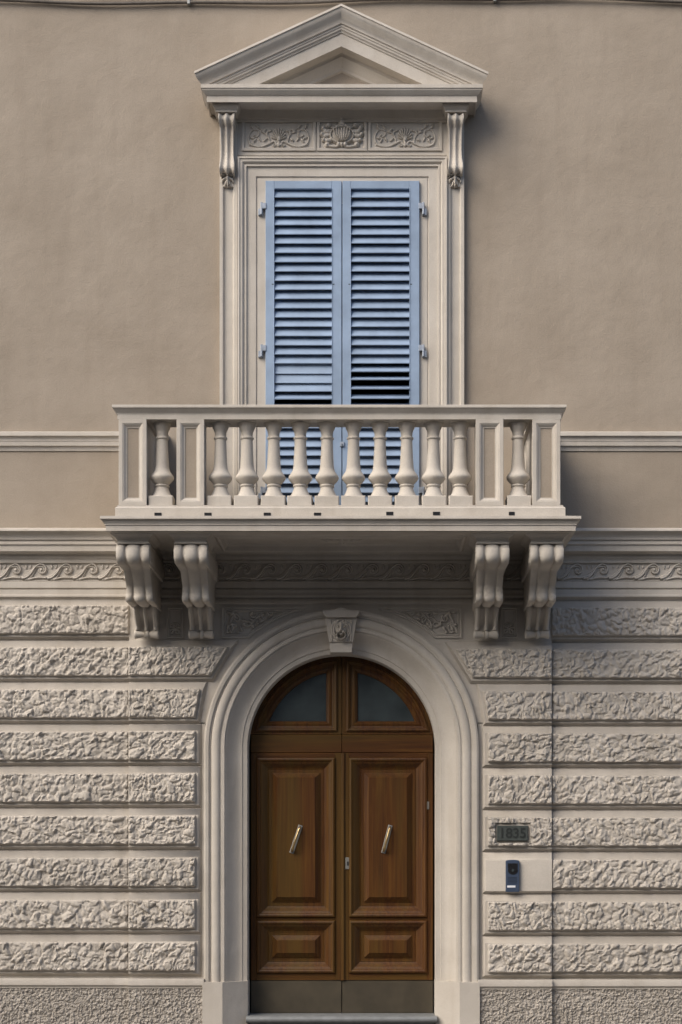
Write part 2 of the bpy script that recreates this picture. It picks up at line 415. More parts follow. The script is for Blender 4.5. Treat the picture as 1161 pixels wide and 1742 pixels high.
# ------------------------------------------------------------------ rusticated stones
SW = 0.036                    # projection of the two strips beside the door
def stone_mesh(xl0, xl1, xr0, xr1, zt, zb, base, seed, open_l=False, open_r=False, smooth_face=False, res=0.0062, hole=None):
    """corners: left/right x at top (0) and bottom (1)."""
    mb = MB()
    def lx(z): t = (zt-z)/(zt-zb); return xl0+(xl1-xl0)*t
    def rx(z): t = (zt-z)/(zt-zb); return xr0+(xr1-xr0)*t
    def loop(it, ib, il, ir, d):
        t, b = zt-it, zb+ib; il = 0 if open_l else il; ir = 0 if open_r else ir
        return [(lx(t)+il,-d,t),(rx(t)-ir,-d,t),(rx(b)-ir,-d,b),(lx(b)+il,-d,b)]
    loops = [loop(0,0,0,0,-0.0+0.002), loop(0,0,0,0,base+0.003), loop(0.003,0.005,0.003,0.003,base+0.009), loop(0.006,0.011,0.008,0.008,base+0.013), loop(0.0065,0.0125,0.010,0.010,base+0.019),
             loop(0.058,0.024,0.022,0.022,base+0.030), loop(0.060,0.0255,0.024,0.024,base+0.036)]
    if smooth_face: loops += [loop(0.075,0.026,0.034,0.034,base+0.041)]
    else: loops += [loop(0.0655,0.0495,0.05,0.05,base+0.036)]
    vs = [p for L in loops for p in L]; fs = []
    for i in range(len(loops)-1):
        for k in range(4): fs.append((i*4+k, i*4+(k+1)%4, i*4+4+(k+1)%4, i*4+4+k))
    n = len(loops)
    fs.append(tuple((n-1)*4+k for k in range(4)))
    mb.add(vs, fs)
    if not smooth_face:
        t, b = zt-0.063, zb+0.047; il = 0.0 if open_l else 0.046; ir = 0.0 if open_r else 0.046
        Lm = max(rx(t)-lx(t), rx(b)-lx(b)); nx = int(Lm/res)+1; nz = int((t-b)/res)+1
        v, u = np.meshgrid(np.linspace(0, 1, nz), np.linspace(0, 1, nx), indexing='ij')
        Zg = b+(t-b)*v; tt = (zt-Zg)/(zt-zb)
        Lx = xl0+(xl1-xl0)*tt+il; Rx = xr0+(xr1-xr0)*tt-ir; Xg = Lx+(Rx-Lx)*u
        h = rocky(Xg, Zg, seed)
        rag = 1+0.5*vnoise(Xg, Zg, 0.03, seed+20)
        def fall(dist, wd): s = np.clip(dist/(wd*rag), 0, 1); return np.sqrt(np.clip(s*(2-s), 0, 1))
        e = fall((Zg-b), 0.014)*fall((t-Zg), 0.014)
        if not open_l: e = e*fall(Xg-Lx, 0.014)
        if not open_r: e = e*fall(Rx-Xg, 0.014)
        if open_l: e = e*(.30+.70*fall(Xg-Lx, 0.016))
        if open_r: e = e*(.30+.70*fall(Rx-Xg, 0.016))
        h = (h+0.010)*e
        if hole:                                               # flattened bed for the number plate
            hx0, hx1, hz0, hz1 = hole
            ins = (Xg > hx0) & (Xg < hx1) & (Zg > hz0) & (Zg < hz1); h = np.where(ins, np.minimum(h, 0.010), h)
        Dg = base+0.037+h; Dg[0, :] = base+0.035; Dg[-1, :] = base+0.035; 
        if not open_l: Dg[:, 0] = base+0.035
        if not open_r: Dg[:, -1] = base+0.035
        mb.grid(Xg, Dg, Zg)
        for op, c in ((open_l, 0), (open_r, -1)):
            if op:
                k = len(mb.v); col = np.arange(nz)
                mb.v.extend(zip(Xg[:, c].tolist(), (-Dg[:, c]).tolist(), Zg[:, c].tolist())); mb.v.extend(zip(Xg[:, c].tolist(), [-(base+0.02)]*nz, Zg[:, c].tolist()))
                mb.f.extend((k+i, k+i+1, k+nz+i+1, k+nz+i) for i in range(nz-1))
    return mb

def jl(k): return 1660-71.4*(8-k)
def jr(k): return 1663-71.3*(8-k)
def arcx(py, r):             # photo-px half width of a circle round the arch centre at a row, or the jamb
    dz = 1273-py
    return r if dz <= 0 else math.sqrt(max(0, r*r-dz*dz))
seed = 10
for side in (-1, 1):
    J = jl if side < 0 else jr
    edge = 221 if side < 0 else 938
    for k in range(9):
        zt, zb = Z(J(k)-70.5), Z(J(k)+0.8); seed += 31
        xe = X(edge)
        # field stone running off to the side
        a, b_ = (xe-2.3, xe) if side < 0 else (xe, xe+2.3)
        m0 = stone_mesh(a, a, b_, b_, zt, zb, 0.0, seed, True, True)
        o = m0.build('stone', ROCK, B, ang=45, recalc=False)
        c2 = linked('stone', o, B, ((-2.3 if side < 0 else 2.3), 0, 0))
        if k == 0: continue
        # strip stone beside the door
        if k == 1: ht, hb = 178, 222
        elif k == 2: ht, hb = 232, 244
        else: ht = hb = 242
        e = X(edge+(1 if side < 0 else -1)*0)
        cxp = 582
        if side < 0: args = (e, e, X(cxp-ht+4), X(cxp-hb+4))
        else: args = (X(cxp+ht-4), X(cxp+hb-4), e, e)
        smooth_face = (side > 0 and k == 6)
        hole = None
        if side > 0 and k == 5: hole = (X(845, .06)-0.01, X(900, .06)+0.01, Z(1432, .06)-0.01, Z(1403, .06)+0.01)
        m0 = stone_mesh(*args, zt, zb, SW, seed+7, side < 0, side > 0, smooth_face, 0.0055, hole)
        o = m0.build('stone', TRIM if smooth_face else ROCK, B, ang=45, recalc=False)
        if smooth_face: tag(o, 'smooth flat stone behind the intercom')
# plinth: smooth string, then pebbly stucco
for side in (-1, 1):
    edge = 221 if side < 0 else 938
    xe = X(edge); xi = X(349) if side < 0 else X(812)
    py0 = 1664 if side < 0 else 1666
    for (a, b_, base, off) in ((min(xe, xe+side*2.3), max(xe, xe+side*2.3), 0.035, True), (min(xe, xi), max(xe, xi), 0.035+SW, False)):
        zt = Z(py0); zb = Z(py0+16)
        mb = MB(); mb.sweep([(a, zt), (b_, zt)], [(0, 0), (0, base+0.028), (-0.020, base+0.034), (-0.055, base+0.034), (-0.072, base+0.018), (-0.082, base+0.018), (-0.082, 0)])
        s0 = mb.build('plinth_string', TRIM, B, ang=30)
        res = 0.0045; nx = int((b_-a)/res); nz = int((zb+0.0)/res)
        v, u = np.meshgrid(np.linspace(0, 1, nz), np.linspace(0, 1, nx), indexing='ij')
        Zg = v*zb; Xg = a+(b_-a)*u
        h = 0.009*cells(Xg+0.008*vnoise(Xg, Zg, .02, 3), Zg+0.008*vnoise(Xg, Zg, .02, 4), 0.022, 77+edge, 0.8, 0.5)+0.008*cells(Xg, Zg, 0.032, 7+edge, 0.8, 0.5)+0.004*vnoise(Xg, Zg, 0.01, 5)
        Dg = base + h
        mb = MB(); mb.grid(Xg, Dg, Zg)
        for c in (0, -1):
            k = len(mb.v); n_ = nz
            mb.v.extend(zip(Xg[:, c].tolist(), (-Dg[:, c]).tolist(), Zg[:, c].tolist())); mb.v.extend(zip(Xg[:, c].tolist(), [0.0]*n_, Zg[:, c].tolist()))
            mb.f.extend((k+i, k+i+1, k+n_+i+1, k+n_+i) for i in range(n_-1))
        p0 = mb.build('plinth_stone', PLIN, B, ang=50, recalc=False)
        if off:
            linked('plinth_string', s0, B, (side*2.3, 0, 0)); linked('plinth_stone', p0, B, (side*2.3, 0, 0))

# ------------------------------------------------------------------ entablature between the floors
def run(name, prof_py, x0, x1, mat=TRIM, ang=30):
    """prof_py: (photo row, d) from top to bottom as seen; closes to the wall"""
    pts = [(Z(py, d), d) for py, d in prof_py]
    z0 = pts[0][0]
    prof = [(0, -0.0)] + [(z-z0, d) for z, d in pts] + [(pts[-1][0]-z0, -0.0)]
    mb = MB(); mb.sweep([(x0, z0), (x1, z0)], prof)
    return mb.build(name, mat, B, ang=ang)
def bow(p0, p1, n, sag):                                        # curved stretch between two (row, d) points
    out = []
    for t in np.linspace(0, 1, n):
        out.append((p0[0]+(p1[0]-p0[0])*t, p0[1]+(p1[1]-p0[1])*t + sag*math.sin(math.pi*t)))
    return out
sl0, sl1 = X(200, .5), X(962, .5)
corn = [(898, .02), (900.5, .175), (903, .178)] + bow((904, .170), (918, .125), 7, -0.014) + [(918.5, .112), (922, .112), (923, .12), (926, .12), (927, .108), (937, .105)]
corn_b = [(937.5, .105), (943, .040)]
for a, b_ in ((XL, sl0), (sl1, XR)):
    run('cornice', corn + corn_b, a, b_)
run('bed_moulding', [(943, .038), (948, .038)] + bow((949, .036), (953, .024), 4, -.004) + [(954, .030), (957.5, .028), (958.5, .012), (959.5, .012)], XL, XR)
frieze = run('frieze', [(959.6, .008), (989, .008)], XL, XR)
run('architrave_band', [(989, .026), (1000, .028), (1001.5, .014), (1003.5, .014), (1004, .034), (1011.5, .034), (1012, .044), (1015, .046), (1018, .030), (1021, .012), (1022, .012)], XL, XR)
# running wave scrolls on the frieze
r = Relief(-0.02, 0.26, -0.078, 0.078, 0.0026)
def wave(r, off, rad, h):
    c = (0.148, 0.018)
    sp = spiral(c[0], c[1], 0.052-off, 1.35, math.radians(105), True, 60, 0.004)
    body = curve([(-0.02+off*0.3, -0.055+off*0.6), (0.020+off*.2, -0.045+off*.9), (0.062, -0.008+off*0.9), (0.095, 0.042+off*-.2), (0.135, 0.068-off)], 40)
    r.stroke(np.vstack([body, sp]), rad, 0.006, h)
wave(r, 0.0, 0.0115, 0.024); wave(r, 0.021, 0.009, 0.019)
r.stroke(curve([(0.04, -0.062), (0.085, -0.050), (0.13, -0.046), (0.18, -0.048), (0.205, -0.038)], 24), 0.009, 0.007, 0.018)
r.stroke(curve([(0.015, -0.066), (0.06, -0.040), (0.085, 0.000), (0.10, 0.025)], 24), 0.009, 0.005, 0.015)
r.leaf(0.235, 0.062, math.radians(-90), 0.035, 0.016, 0.010, 2); r.leaf(0.06, 0.060, math.radians(-110), 0.03, 0.014, 0.009, 2)
r.dot(0.148, 0.018, 0.015, 0.028)
r.stroke([(0.0, -0.073), (0.21, -0.073)], 0.004, 0.004, 0.008)
mb = MB(); r.into(mb, 0.0, cut=True)
pitch = M(43.4); x0 = X(28)-0.148; n0 = int((x0-XL)/pitch); zf = Z(974)
w0 = None
for i in range(-n0, int((XR-x0)/pitch)-1):
    lx = x0+i*pitch
    if w0 is None: w0 = mb.build('wave_scroll', TRIM, frieze, ang=60, recalc=False, loc=(lx, -0.009, zf))
    else: linked('wave_scroll', w0, frieze, (lx, -0.009, zf))

# upper string course
for a, b_ in ((XL, X(262)), (X(897), XR)):
    run('string_course', [(734, .02), (735, .062), (741, .064)] + bow((742, .055), (749, .040), 4, -.006) + [(750, .040), (751, .036), (758, .034), (760, .018), (764, .012), (767, .010)], a, b_)

# ------------------------------------------------------------------ door arch: apron above, surround, keystone
def arc_plate(px0, px1, py0, py1, rpx, d, name, mat=TRIM):
    mb = MB(); zt, zb = Z(py0), Z(py1); Rr = M(rpx)
    xs = np.linspace(X(px0), X(px1), 140)
    def zl(x): return max(zb, ZC+math.sqrt(max(0, Rr*Rr-x*x)))
    for a, b_ in zip(xs[:-1], xs[1:]):
        if max(zl(a), zl(b_)) > zt: continue
        mb.add([(a,-d,zl(a)),(b_,-d,zl(b_)),(b_,-d,zt),(a,-d,zt),(a,0,zl(a)),(b_,0,zl(b_))], [(0,1,2,3),(0,4,5,1)])
    for x in (xs[0], xs[-1]):
        if zl(x) > zt: continue
        mb.add([(x,0,zb),(x,-d,zb),(x,-d,zt),(x,0,zt)], [(0,1,2,3)])
    return mb.build(name, mat, B, ang=None)
apron = arc_plate(221, 938, 1020, 1097, 231, SW, 'apron')
run('apron_ledge', [(1021.5, SW), (1022, SW+.016), (1026, SW+.018), (1028, SW+.004), (1029, SW+.001)], X(221)+.002, X(938)-.002)
for a, b_ in ((221, 405), (762, 938)):
    run('apron_foot', [(1091.5, SW+.001), (1092, SW+.018), (1095, SW+.02), (1097, SW+.002)], X(a)+.002, X(b_)-.002)

jamb_bottom = Z(1670)
for a, b_ in ((221, 350), (813, 938)):                          # backing of the strips beside the door
    mb = MB(); mb.box(X(a)+.001, X(b_), .0, SW, Z(1668), Z(1230)); mb.build('strip_backing', TRIM, B, ang=None)
arc_plate(221, 581, 1097.2, 1232, 231, SW, 'strip_backing')
arc_plate(583, 938, 1097.2, 1232, 231, SW, 'strip_backing')
prof = [(0, -.24), (0, -.060), (.004, -.052), (M(9), -.047), (M(10), -.038)]
for t in np.linspace(0, 1, 9): prof.append((M(11+27*t), -.038+.088*(1-math.cos(t*math.pi/2))))
prof += [(M(41), .052), (M(41), .066), (M(46), .067), (M(47), .060), (M(49.5), .061)]
for t in np.linspace(0, math.pi, 9): prof.append((M(57.5-8*math.cos(t)), .062+.022*math.sin(t)))
prof += [(M(67), .070), (M(70), .070), (M(70), .082), (M(75.5), .084), (M(79), .076), (M(79), 0)]
prof = [(u*.915, w_) for u, w_ in prof]
cen = np.array((0.0, ZC)); AXD = -0.0047
path = [(AXD-R0, jamb_bottom)] + [(AXD+R0*math.cos(t), ZC+R0*math.sin(t)) for t in np.linspace(math.pi, 0, 73)] + [(AXD+R0, jamb_bottom)]
mb = MB(); mb.sweep(path, prof)
surround = mb.build('door_surround', TRIM, B, ang=28)
for s_ in (-1, 1):                                              # plinth blocks of the surround
    xo = AXD+s_*(R0+M(74)); xm = AXD+s_*(R0+M(40)); xi = AXD+s_*(R0-0.003)
    mb = MB(); zt = jamb_bottom
    pl = [(xo, 0.0), (xo, .108), (xm, .108), (xi, -.03), (xi, -.24)]
    n = len(pl)
    if s_ > 0: pl = pl[::-1]
    mb.add([(x,-d,0) for x,d in pl]+[(x,-d,zt) for x,d in pl], [(i,i+1,i+1+n,i+n) for i in range(n-1)]+[tuple(range(n,2*n))])
    mb.build('surround_base', TRIM, surround, ang=None, recalc=False)

# keystone with mask
key = MB()
def KX(px, d): return X(px, d)
kd = .115
pts = [(KX(553.5, kd), Z(1050, kd)), (KX(608, kd), Z(1050, kd)), (KX(601, kd), Z(1092, kd)), (KX(560, kd), Z(1092, kd))]
key.prism(pts, -.03, kd)
key.prism([(KX(560, .10), Z(1086, .1)), (KX(601, .10), Z(1086, .1)), (KX(599, .10), Z(1110, .1)), (KX(562, .10), Z(1110, .1))], -.04, .10)
key.prism([(KX(549,.15), Z(1039,.15)), (KX(569,.15), Z(1037,.15)), (KX(580.5,.15), Z(1032,.15)), (KX(592,.15), Z(1037,.15)), (KX(612,.15), Z(1039,.15)), (KX(610,.15), Z(1045,.15)), (KX(606,.15), Z(1050,.15)), (KX(555,.15), Z(1050,.15)), (KX(551,.15), Z(1045,.15))], -.02, .15)
keystone = key.build('keystone', TRIM, B, ang=None, bevel=.004)
kx, kz = X(580.5, .18), Z(1071, .18)
r = Relief(-.105, .105, -.10, .09, .0026)
r.dot(0, .020, .060, .045, .062, p=.6)                          # brow and cheeks of the lion mask
for s_ in (-1, 1):
    r.dot(s_*.042, .062, .020, .030); r.dot(s_*.027, .028, .014, .058); r.dot(s_*.030, .038, .020, .052, .008)
    r.dot(s_*.020, -.014, .020, .060, .018); r.stroke(curve([(s_*.03, .075), (s_*.07, .05), (s_*.078, 0), (s_*.06, -.045), (s_*.03, -.075)], 24), .013, .010, .022)
    r.stroke(curve([(s_*.02, .082), (s_*.055, .035), (s_*.060, -.01), (s_*.048, -.04)], 24), .012, .008, .032)
    r.stroke([(s_*.088, .085), (s_*.080, -.09)], .008, .008, .014)
r.stroke([(0, .055), (0, .002)], .012, .014, .070); r.dot(0, .000, .016, .072, .010)
r.dot(0, -.034, .022, .045, .012)
r.stroke(spiral(0, -.042, .036, 1.0, math.radians(180), False, 40, .036), .006, .006, .060)
mb = MB(); r.into(mb, 0, cut=True)
mb.build('lion_mask', TRIM, keystone, ang=60, recalc=False, loc=(kx, -(kd-.002), kz))

# spandrel panels with foliage
def inset_frame(path, prof, parent, name, mat=TRIM):
    mb = MB(); mb.sweep(path, prof, closed=True); return mb.build(name, mat, parent, ang=28)
for s_ in (-1, 1):
    Rr = M(243); x_out = s_*M(204); arc = []
    zt, zb = Z(1034), Z(1087)
    t1 = math.asin((zb-ZC)/Rr); t2 = math.asin(min(.999, (Z(1037)-ZC)/Rr))
    arc = [(s_*Rr*math.cos(t), ZC+Rr*math.sin(t)) for t in np.linspace(t1, t2, 16)]
    poly = [(x_out, zt), (x_out, zb)] + arc + [(arc[-1][0], zt)]
    poly = [p for i, p in enumerate(poly) if i == 0 or np.hypot(p[0]-poly[i-1][0], p[1]-poly[i-1][1]) > .01]
    if s_ > 0: poly = poly[::-1]                                # left of travel is inside
    fr = inset_frame(poly[::1], [(0, SW-.002), (0, SW+.014), (.010, SW+.016), (.018, SW+.006), (.026, SW+.006), (.028, SW+.014), (.034, SW+.012), (.042, SW+.002)], B, 'spandrel_panel')
    x0, x1 = sorted((s_*M(60), x_out)); r = Relief(x0, x1, zb, zt, .0034)
    rng = random.Random(4)
    r.stroke(curve([(s_*M(196), zb+.05), (s_*M(180), zt-.06), (s_*M(160), zb+.10), (s_*M(135), zt-.05), (s_*M(108), zt-.05), (s_*M(80), zt-.035)], 60), .013, .005, .020)
    for (px, dz, rr) in ((186, .09, .035), (176, .17, .034), (160, .11, .035), (150, .20, .028), (138, .17, .03), (120, .215, .024)):
        r.stroke(spiral(s_*M(px), zb+dz, rr, 1.3, rng.random()*6, rng.random() > .5, 40, .004), .010, .005, .022)
    for _ in range(60):
        px = 62+rng.random()*138; r.leaf(s_*M(px), zt-.03-rng.random()*.21, rng.random()*6.28, .032+.02*rng.random(), .022, .030, 2)
    Ri = Rr+.044
    m_ = lambda xx, zz: (xx*xx+(zz-ZC)**2 > Ri*Ri) & (np.abs(xx) < M(204)-.042) & (zz < zt-.042) & (zz > zb+.042)
    mb = MB(); r.into(mb, 0, cut=True, mask=m_); mb.build('foliage_relief', TRIM, fr, ang=60, recalc=False, loc=(0, -(SW+.001), 0))
# small rosette panels between the brackets
r = Relief(-.05, .05, -.06, .06, .0028)
for k in range(8): r.stroke([(0, 0), (.036*math.cos(k*math.pi/4+.3), .036*math.sin(k*math.pi/4+.3))], .007, .010, .012)
r.dot(0, 0, .013, .02); r.stroke(spiral(0, 0, .046, 1, 0, True, 50, .046), .004, .004, .008)
ros = MB(); r.into(ros, 0, cut=True); ros0 = None
for px in (299, 866):
    x0, x1, zt, zb = X(px)-.075, X(px)+.075, Z(1034), Z(1087)
    fr = inset_frame([(x0,zb),(x1,zb),(x1,zt),(x0,zt)], [(0, SW-.002), (0, SW+.014), (.010, SW+.016), (.018, SW+.006), (.024, SW+.006), (.026, SW+.012), (.034, SW+.002)], B, 'small_panel')
    lc = (X(px), -(SW+.001), zb+.085)
    if ros0 is None: ros0 = ros.build('rosette', TRIM, fr, ang=60, recalc=False, loc=lc)
    else: linked('rosette', ros0, fr, lc)

# ------------------------------------------------------------------ door
DD = -.22
xa, xm, xb = X(427, DD), X(582, DD), X(737, DD)
zk, zl0, zl1, ztr = Z(1724, DD), Z(1668, DD), Z(1281, DD), Z(1250, DD)
def door_panel(leaf, px0, px1, py0, py1):
    x0, x1, zt, zb = X(px0, DD), X(px1, DD), Z(py0, DD), Z(py1, DD)
    p = [(0, -.035), (0, .008), (.006, .020), (.018, .024), (.030, .018), (.036, .010), (.046, .006), (.062, -.010), (.088, -.030), (.096, -.034), (.100, -.030),
         (.104, -.034), (.130, -.034), (.132, -.028), (.170, -.004), (.174, .001)]
    mb = MB(); mb.sweep([(x0,zb),(x1,zb),(x1,zt),(x0,zt)], [(u, DD+w_) for u, w_ in p], closed=True)
    i_ = .174; mb.poly([(x0+i_,zb+i_),(x1-i_,zb+i_),(x1-i_,zt-i_),(x0+i_,zt-i_)], DD+.001)
    mb.build('panel', WOODV, leaf, ang=25, recalc=False)
for s_, (p0, p1) in ((-1, (427, 581.2)), (1, (582.6, 737))):
    x0, x1 = X(p0, DD), X(p1, DD)
    # panel rectangles in photo pixels
    a0, a1 = (437, 570.5) if s_ < 0 else (594, 727)
    up = (a0, a1, 1289, 1561); lo = (a0, a1, 1566, 1656)
    if s_ < 0: pass
    th = DD-.05
    mb = MB(); X_ = lambda p: X(p, DD); Z_ = lambda p: Z(p, DD)
    mb.bbox(x0, X_(a0), th, DD, zl0, zl1, .002); mb.bbox(X_(a1), x1, th, DD, zl0, zl1, .002)
    leaf = mb.build('door_leaf', WOODV, B, ang=None)
    for q0, q1 in ((1281, 1289), (1561, 1566), (1656, 1668)):
        rl = MB(); rl.bbox(X_(a0)+.0005, X_(a1)-.0005, th, DD-.001, Z_(q1), Z_(q0), .002); rl.build('rail', WOODH, leaf, ang=None)
    door_panel(leaf, *up); door_panel(leaf, *lo)
    k = MB(); k.bbox(x0, x1, th, DD-.006, zk, zl0-.004, .002); k.build('kick_plate', KICK, leaf, ang=None)
    if s_ > 0:                                                  # meeting strip and lock
        ms = MB(); ms.sweep([(X_(584), zl0), (X_(584), zl1)], [(.014, DD-.002), (.014, DD+.010), (.006, DD+.016), (-.006, DD+.016), (-.014, DD+.010), (-.014, DD-.002)]); ms.build('meeting_strip', WOODV, leaf, ang=25)
        lk = MB(); lk.bbox(X_(588), X_(596.5), DD, DD+.010, Z_(1479), Z_(1459), .003); lko = lk.build('lock_plate', STEEL, leaf, ang=None)
        cy = MB(); cy.bbox(X_(591), X_(593.5), DD+.008, DD+.013, Z_(1473), Z_(1466), .002); cy.build('keyhole', BLACK, leaf, ang=None)
        hp = MB(); hp.bbox(X_(725), X_(730.5), DD, DD+.009, Z_(1377), Z_(1364), .002); hp.build('catch_plate', STEEL, leaf, ang=None)
    # slanting pull handle
    (hx0, hy0), (hx1, hy1) = ((511, 1407), (497, 1449)) if s_ < 0 else ((664, 1407), (653, 1449))
    A = np.array((X_(hx0), Z_(hy0))); C_ = np.array((X_(hx1), Z_(hy1))); t = (C_-A)/np.linalg.norm(C_-A); nrm = np.array((-t[1], t[0]))
    bw = .019
    bp_ = MB(); q = [A-t*.015-nrm*bw, A-t*.015+nrm*bw, C_+t*.015+nrm*bw, C_+t*.015-nrm*bw]
    bp_.prism([tuple(p) for p in q], DD+.001, DD+.009); bp_.build('handle_plate', STEEL, leaf, ang=None, bevel=.003)
    h = MB(); pts = []; rad = []
    for tt in np.linspace(0, 1, 15):
        p = A*(1-tt)+C_*tt; pts.append((p[0], -(DD+.012+.038*math.sin(math.pi*tt)**.35), p[1])); rad.append(.0075+.004*(abs(tt-.12) < .05)+.004*(abs(tt-.88) < .05)+.003*(1-abs(2*tt-1)))
    h.tube(pts, rad, 12); h.build('handle', BRASS, leaf, ang=40)
# transom rail
mb = MB()
mb.bbox(xa, xm-.002, DD-.05, DD, zl1+.003, ztr, .003); mb.bbox(xm+.002, xb, DD-.05, DD, zl1+.003, ztr, .003)
mb.build('transom_rail', WOODH, B, ang=None)
# fanlights: quarter rounds
for s_ in (-1, 1):
    zb = ztr+.003; cz = ZC; cxx = X(582, DD)
    Ro = R0+.004
    def quarter(r_, xin, zbot, n=28):
        """outline of the quarter light: inset radius, inner stile offset, bottom height; anticlockwise for s_=+1"""
        t0 = math.asin((zbot-cz)/r_); t1 = math.acos(xin/r_)
        P = [(xin, zbot), (r_*math.cos(t0), zbot)] + [(r_*math.cos(t), cz+r_*math.sin(t)) for t in np.linspace(t0, t1, n)[1:]]
        return [(cxx+s_*x, z) for x, z in P]
    rings = [(Ro, .003, 0, -.05), (Ro, .003, 0, 0), (Ro-.035, .038, .022, 0), (Ro-.037, .040, .024, .012), (Ro-.050, .052, .036, .020), (Ro-.064, .066, .050, .014), (Ro-.070, .072, .056, .002),
             (Ro-.085, .085, .072, -.004), (Ro-.100, .105, .086, .002), (Ro-.104, .110, .090, .002), (Ro-.128, .134, .112, -.014), (Ro-.134, .138, .116, -.030)]
    mb = MB(); n_ = None; rows = []
    for (rr, xi, zi, w_) in rings: rows.append([(x, -(DD+w_), z) for x, z in quarter(rr, xi, zb+zi)])
    n_ = len(rows[0]); vs = [p for rw in rows for p in rw]; fs = []
    for i in range(len(rows)-1):
        for k in range(n_): fs.append((i*n_+k, i*n_+(k+1)%n_, (i+1)*n_+(k+1)%n_, (i+1)*n_+k))
    mb.add(vs, fs); fan = mb.build('fanlight', WOODV, B, ang=25)
    g = MB(); g.add([(x, -(DD-.026), z) for x, z in quarter(Ro-.130, .136, zb+.114)], [tuple(range(n_))]); g.build('pane', GLASS, fan, ang=None)
# threshold
mb = MB()
pts = [(0, -.3), (0, .02)] + [(-.029+.029*math.cos(t), .02+.034*math.sin(t)) for t in np.linspace(0, math.pi, 9)][1:] + [(-.058, -.3)]
mb.sweep([(X(419, .03), zk-.002), (X(744, .03), zk-.002)], pts)
mb.build('threshold', MARB, B, ang=30)
mb = MB(); mb.bbox(X(424), X(739), -.3, .01, -.1, zk-.06, .004); mb.build('door_step', MARB, B, ang=None)

# ------------------------------------------------------------------ window surround
for s_ in (-1, 1):                                              # side strips with a sunk panel
    a, b_ = (374, 404) if s_ < 0 else (761, 790)
    x0, x1 = X(a, .05), X(b_, .05); zt, zb = Z(193), ZB-.03
    mb = MB(); mb.box(x0+.001, x1-.001, 0, .034, zb, zt)
    st = mb.build('window_pilaster', TRIM, B, ang=None)
    bd = MB()
    bd.sweep([(x0, zb), (x1, zb), (x1, zt), (x0, zt)], [(0, 0), (0, .058), (.026, .058), (.030, .054), (.036, .045), (.040, .034)], closed=True); bd.build('pilaster_border', TRIM, st, ang=25)
    bl = MB(); bl.bbox(x0+.030, x1-.030, .03, .057, Z(318, .05), zt-.03, .003); bl.build('pilaster_block', TRIM, st, ang=None)
xo0, xo1, zo = X(404.5, .08), X(761, .08), Z(266, .08)
pth = [(xo0, ZB-.03), (xo0, zo), (xo1, zo), (xo1, ZB-.03)]
pr = [(0, 0), (0, .086), (-M(3), .088), (-M(3.6), .080), (-M(5), .080)] + [(-M(5+6*t), .078-.02*t+.010*math.sin(t*math.pi)) for t in np.linspace(0, 1, 5)] + [(-M(12), .064), (-M(14.5), .064), (-M(15), .048),
      (-M(30.5), .046), (-M(31.5), .034), (-M(33), .034), (-M(33.5), .040), (-M(48), .040), (-M(50), .03), (-M(50), -.30)]
pr = [(-u, w_) for u, w_ in pr]
mb = MB(); mb.sweep(pth[::-1], pr); mb.build('window_architrave', TRIM, B, ang=25)
# frieze board over the window with three sunk panels
fb = MB(); fx0, fx1, ft, fbz = X(402), X(763), Z(186), Z(267)
fb.box(fx0, fx1, 0, .036, fbz, ft)
wf = fb.build('window_frieze', TRIM, B, ang=None)
bm_ = MB(); bm_.sweep([(fx0, ft), (fx1, ft)], [(0, .03), (0, .090), (-.030, .085), (-.040, .065), (-.055, .055), (-.062, .044), (-.075, .042), (-.080, .036), (-.080, .03)]); bm_.build('bed_moulding', TRIM, wf, ang=25)
def fpanel(px0, px1, py0, py1):
    x0, x1, zt, zb = X(px0, .04), X(px1, .04), Z(py0, .04), Z(py1, .04)
    m = MB(); m.sweep([(x0,zb),(x1,zb),(x1,zt),(x0,zt)], [(-.022, .035), (-.022, .050), (-.002, .052), (.003, .046), (.006, .037)], closed=True); m.build('panel_frame', TRIM, wf, ang=25)
    return (x0+x1)/2, (zt+zb)/2, x1-x0, zt-zb
c1 = fpanel(416, 533, 207, 252); c2 = fpanel(544, 620, 207, 252); c3 = fpanel(631, 748, 207, 252)
W_, H_ = c1[2], c1[3]
r = Relief(-W_/2+.006, W_/2-.006, -H_/2+.006, H_/2-.006, .0028)
for k in range(9):                                              # palmette
    a = math.radians(90+(k-4)*21); L = .082-.004*abs(k-4)
    r.stroke(curve([(0, -.035), (L*.5*math.cos(a), -.035+L*.6*math.sin(a)), (L*math.cos(a)*.85, -.025+L*math.sin(a))], 12), .003, .0085, .020)
r.stroke([(0, -.09), (0, -.02)], .014, .010, .022); r.dot(0, -.045, .018, .028, .014)
for s_ in (-1, 1):
    S2 = lambda P: [(s_*x, z) for x, z in P]
    r.stroke(curve(S2([(.012, -.085), (.04, -.055), (.085, -.075), (.13, -.095), (.185, -.098), (.235, -.080), (.255, -.035), (.245, .015), (.215, .045), (.18, .040), (.165, .010), (.185, -.015), (.205, -.003)]), 90), .010, .006, .017)
    r.stroke(np.array(S2(spiral(.035, -.085, .016, 1.1, 0, True, 20, .004))), .006, .004, .016)
    r.stroke(curve(S2([(.075, -.07), (.085, -.02), (.115, .02), (.155, .055), (.20, .085)]), 30), .008, .003, .014)
    for (lx, lz, la) in ((.10, .00, 100), (.115, .018, 20), (.135, .03, 150), (.165, .055, 60), (.21, .055, 30), (.24, -.02, 200), (.10, -.03, -40), (.23, .07, 80), (.09, .03, 160), (.155, -.05, 60), (.21, -.06, 120)):
        an = math.radians(la); an = an if s_ > 0 else math.pi-an
        r.leaf(s_*lx, lz, an, .036, .018, .018, 2)
    r.dot(s_*.205, -.003, .010, .022); r.dot(s_*.245, -.085, .007, .012)
mb = MB(); r.into(mb, 0, cut=True)
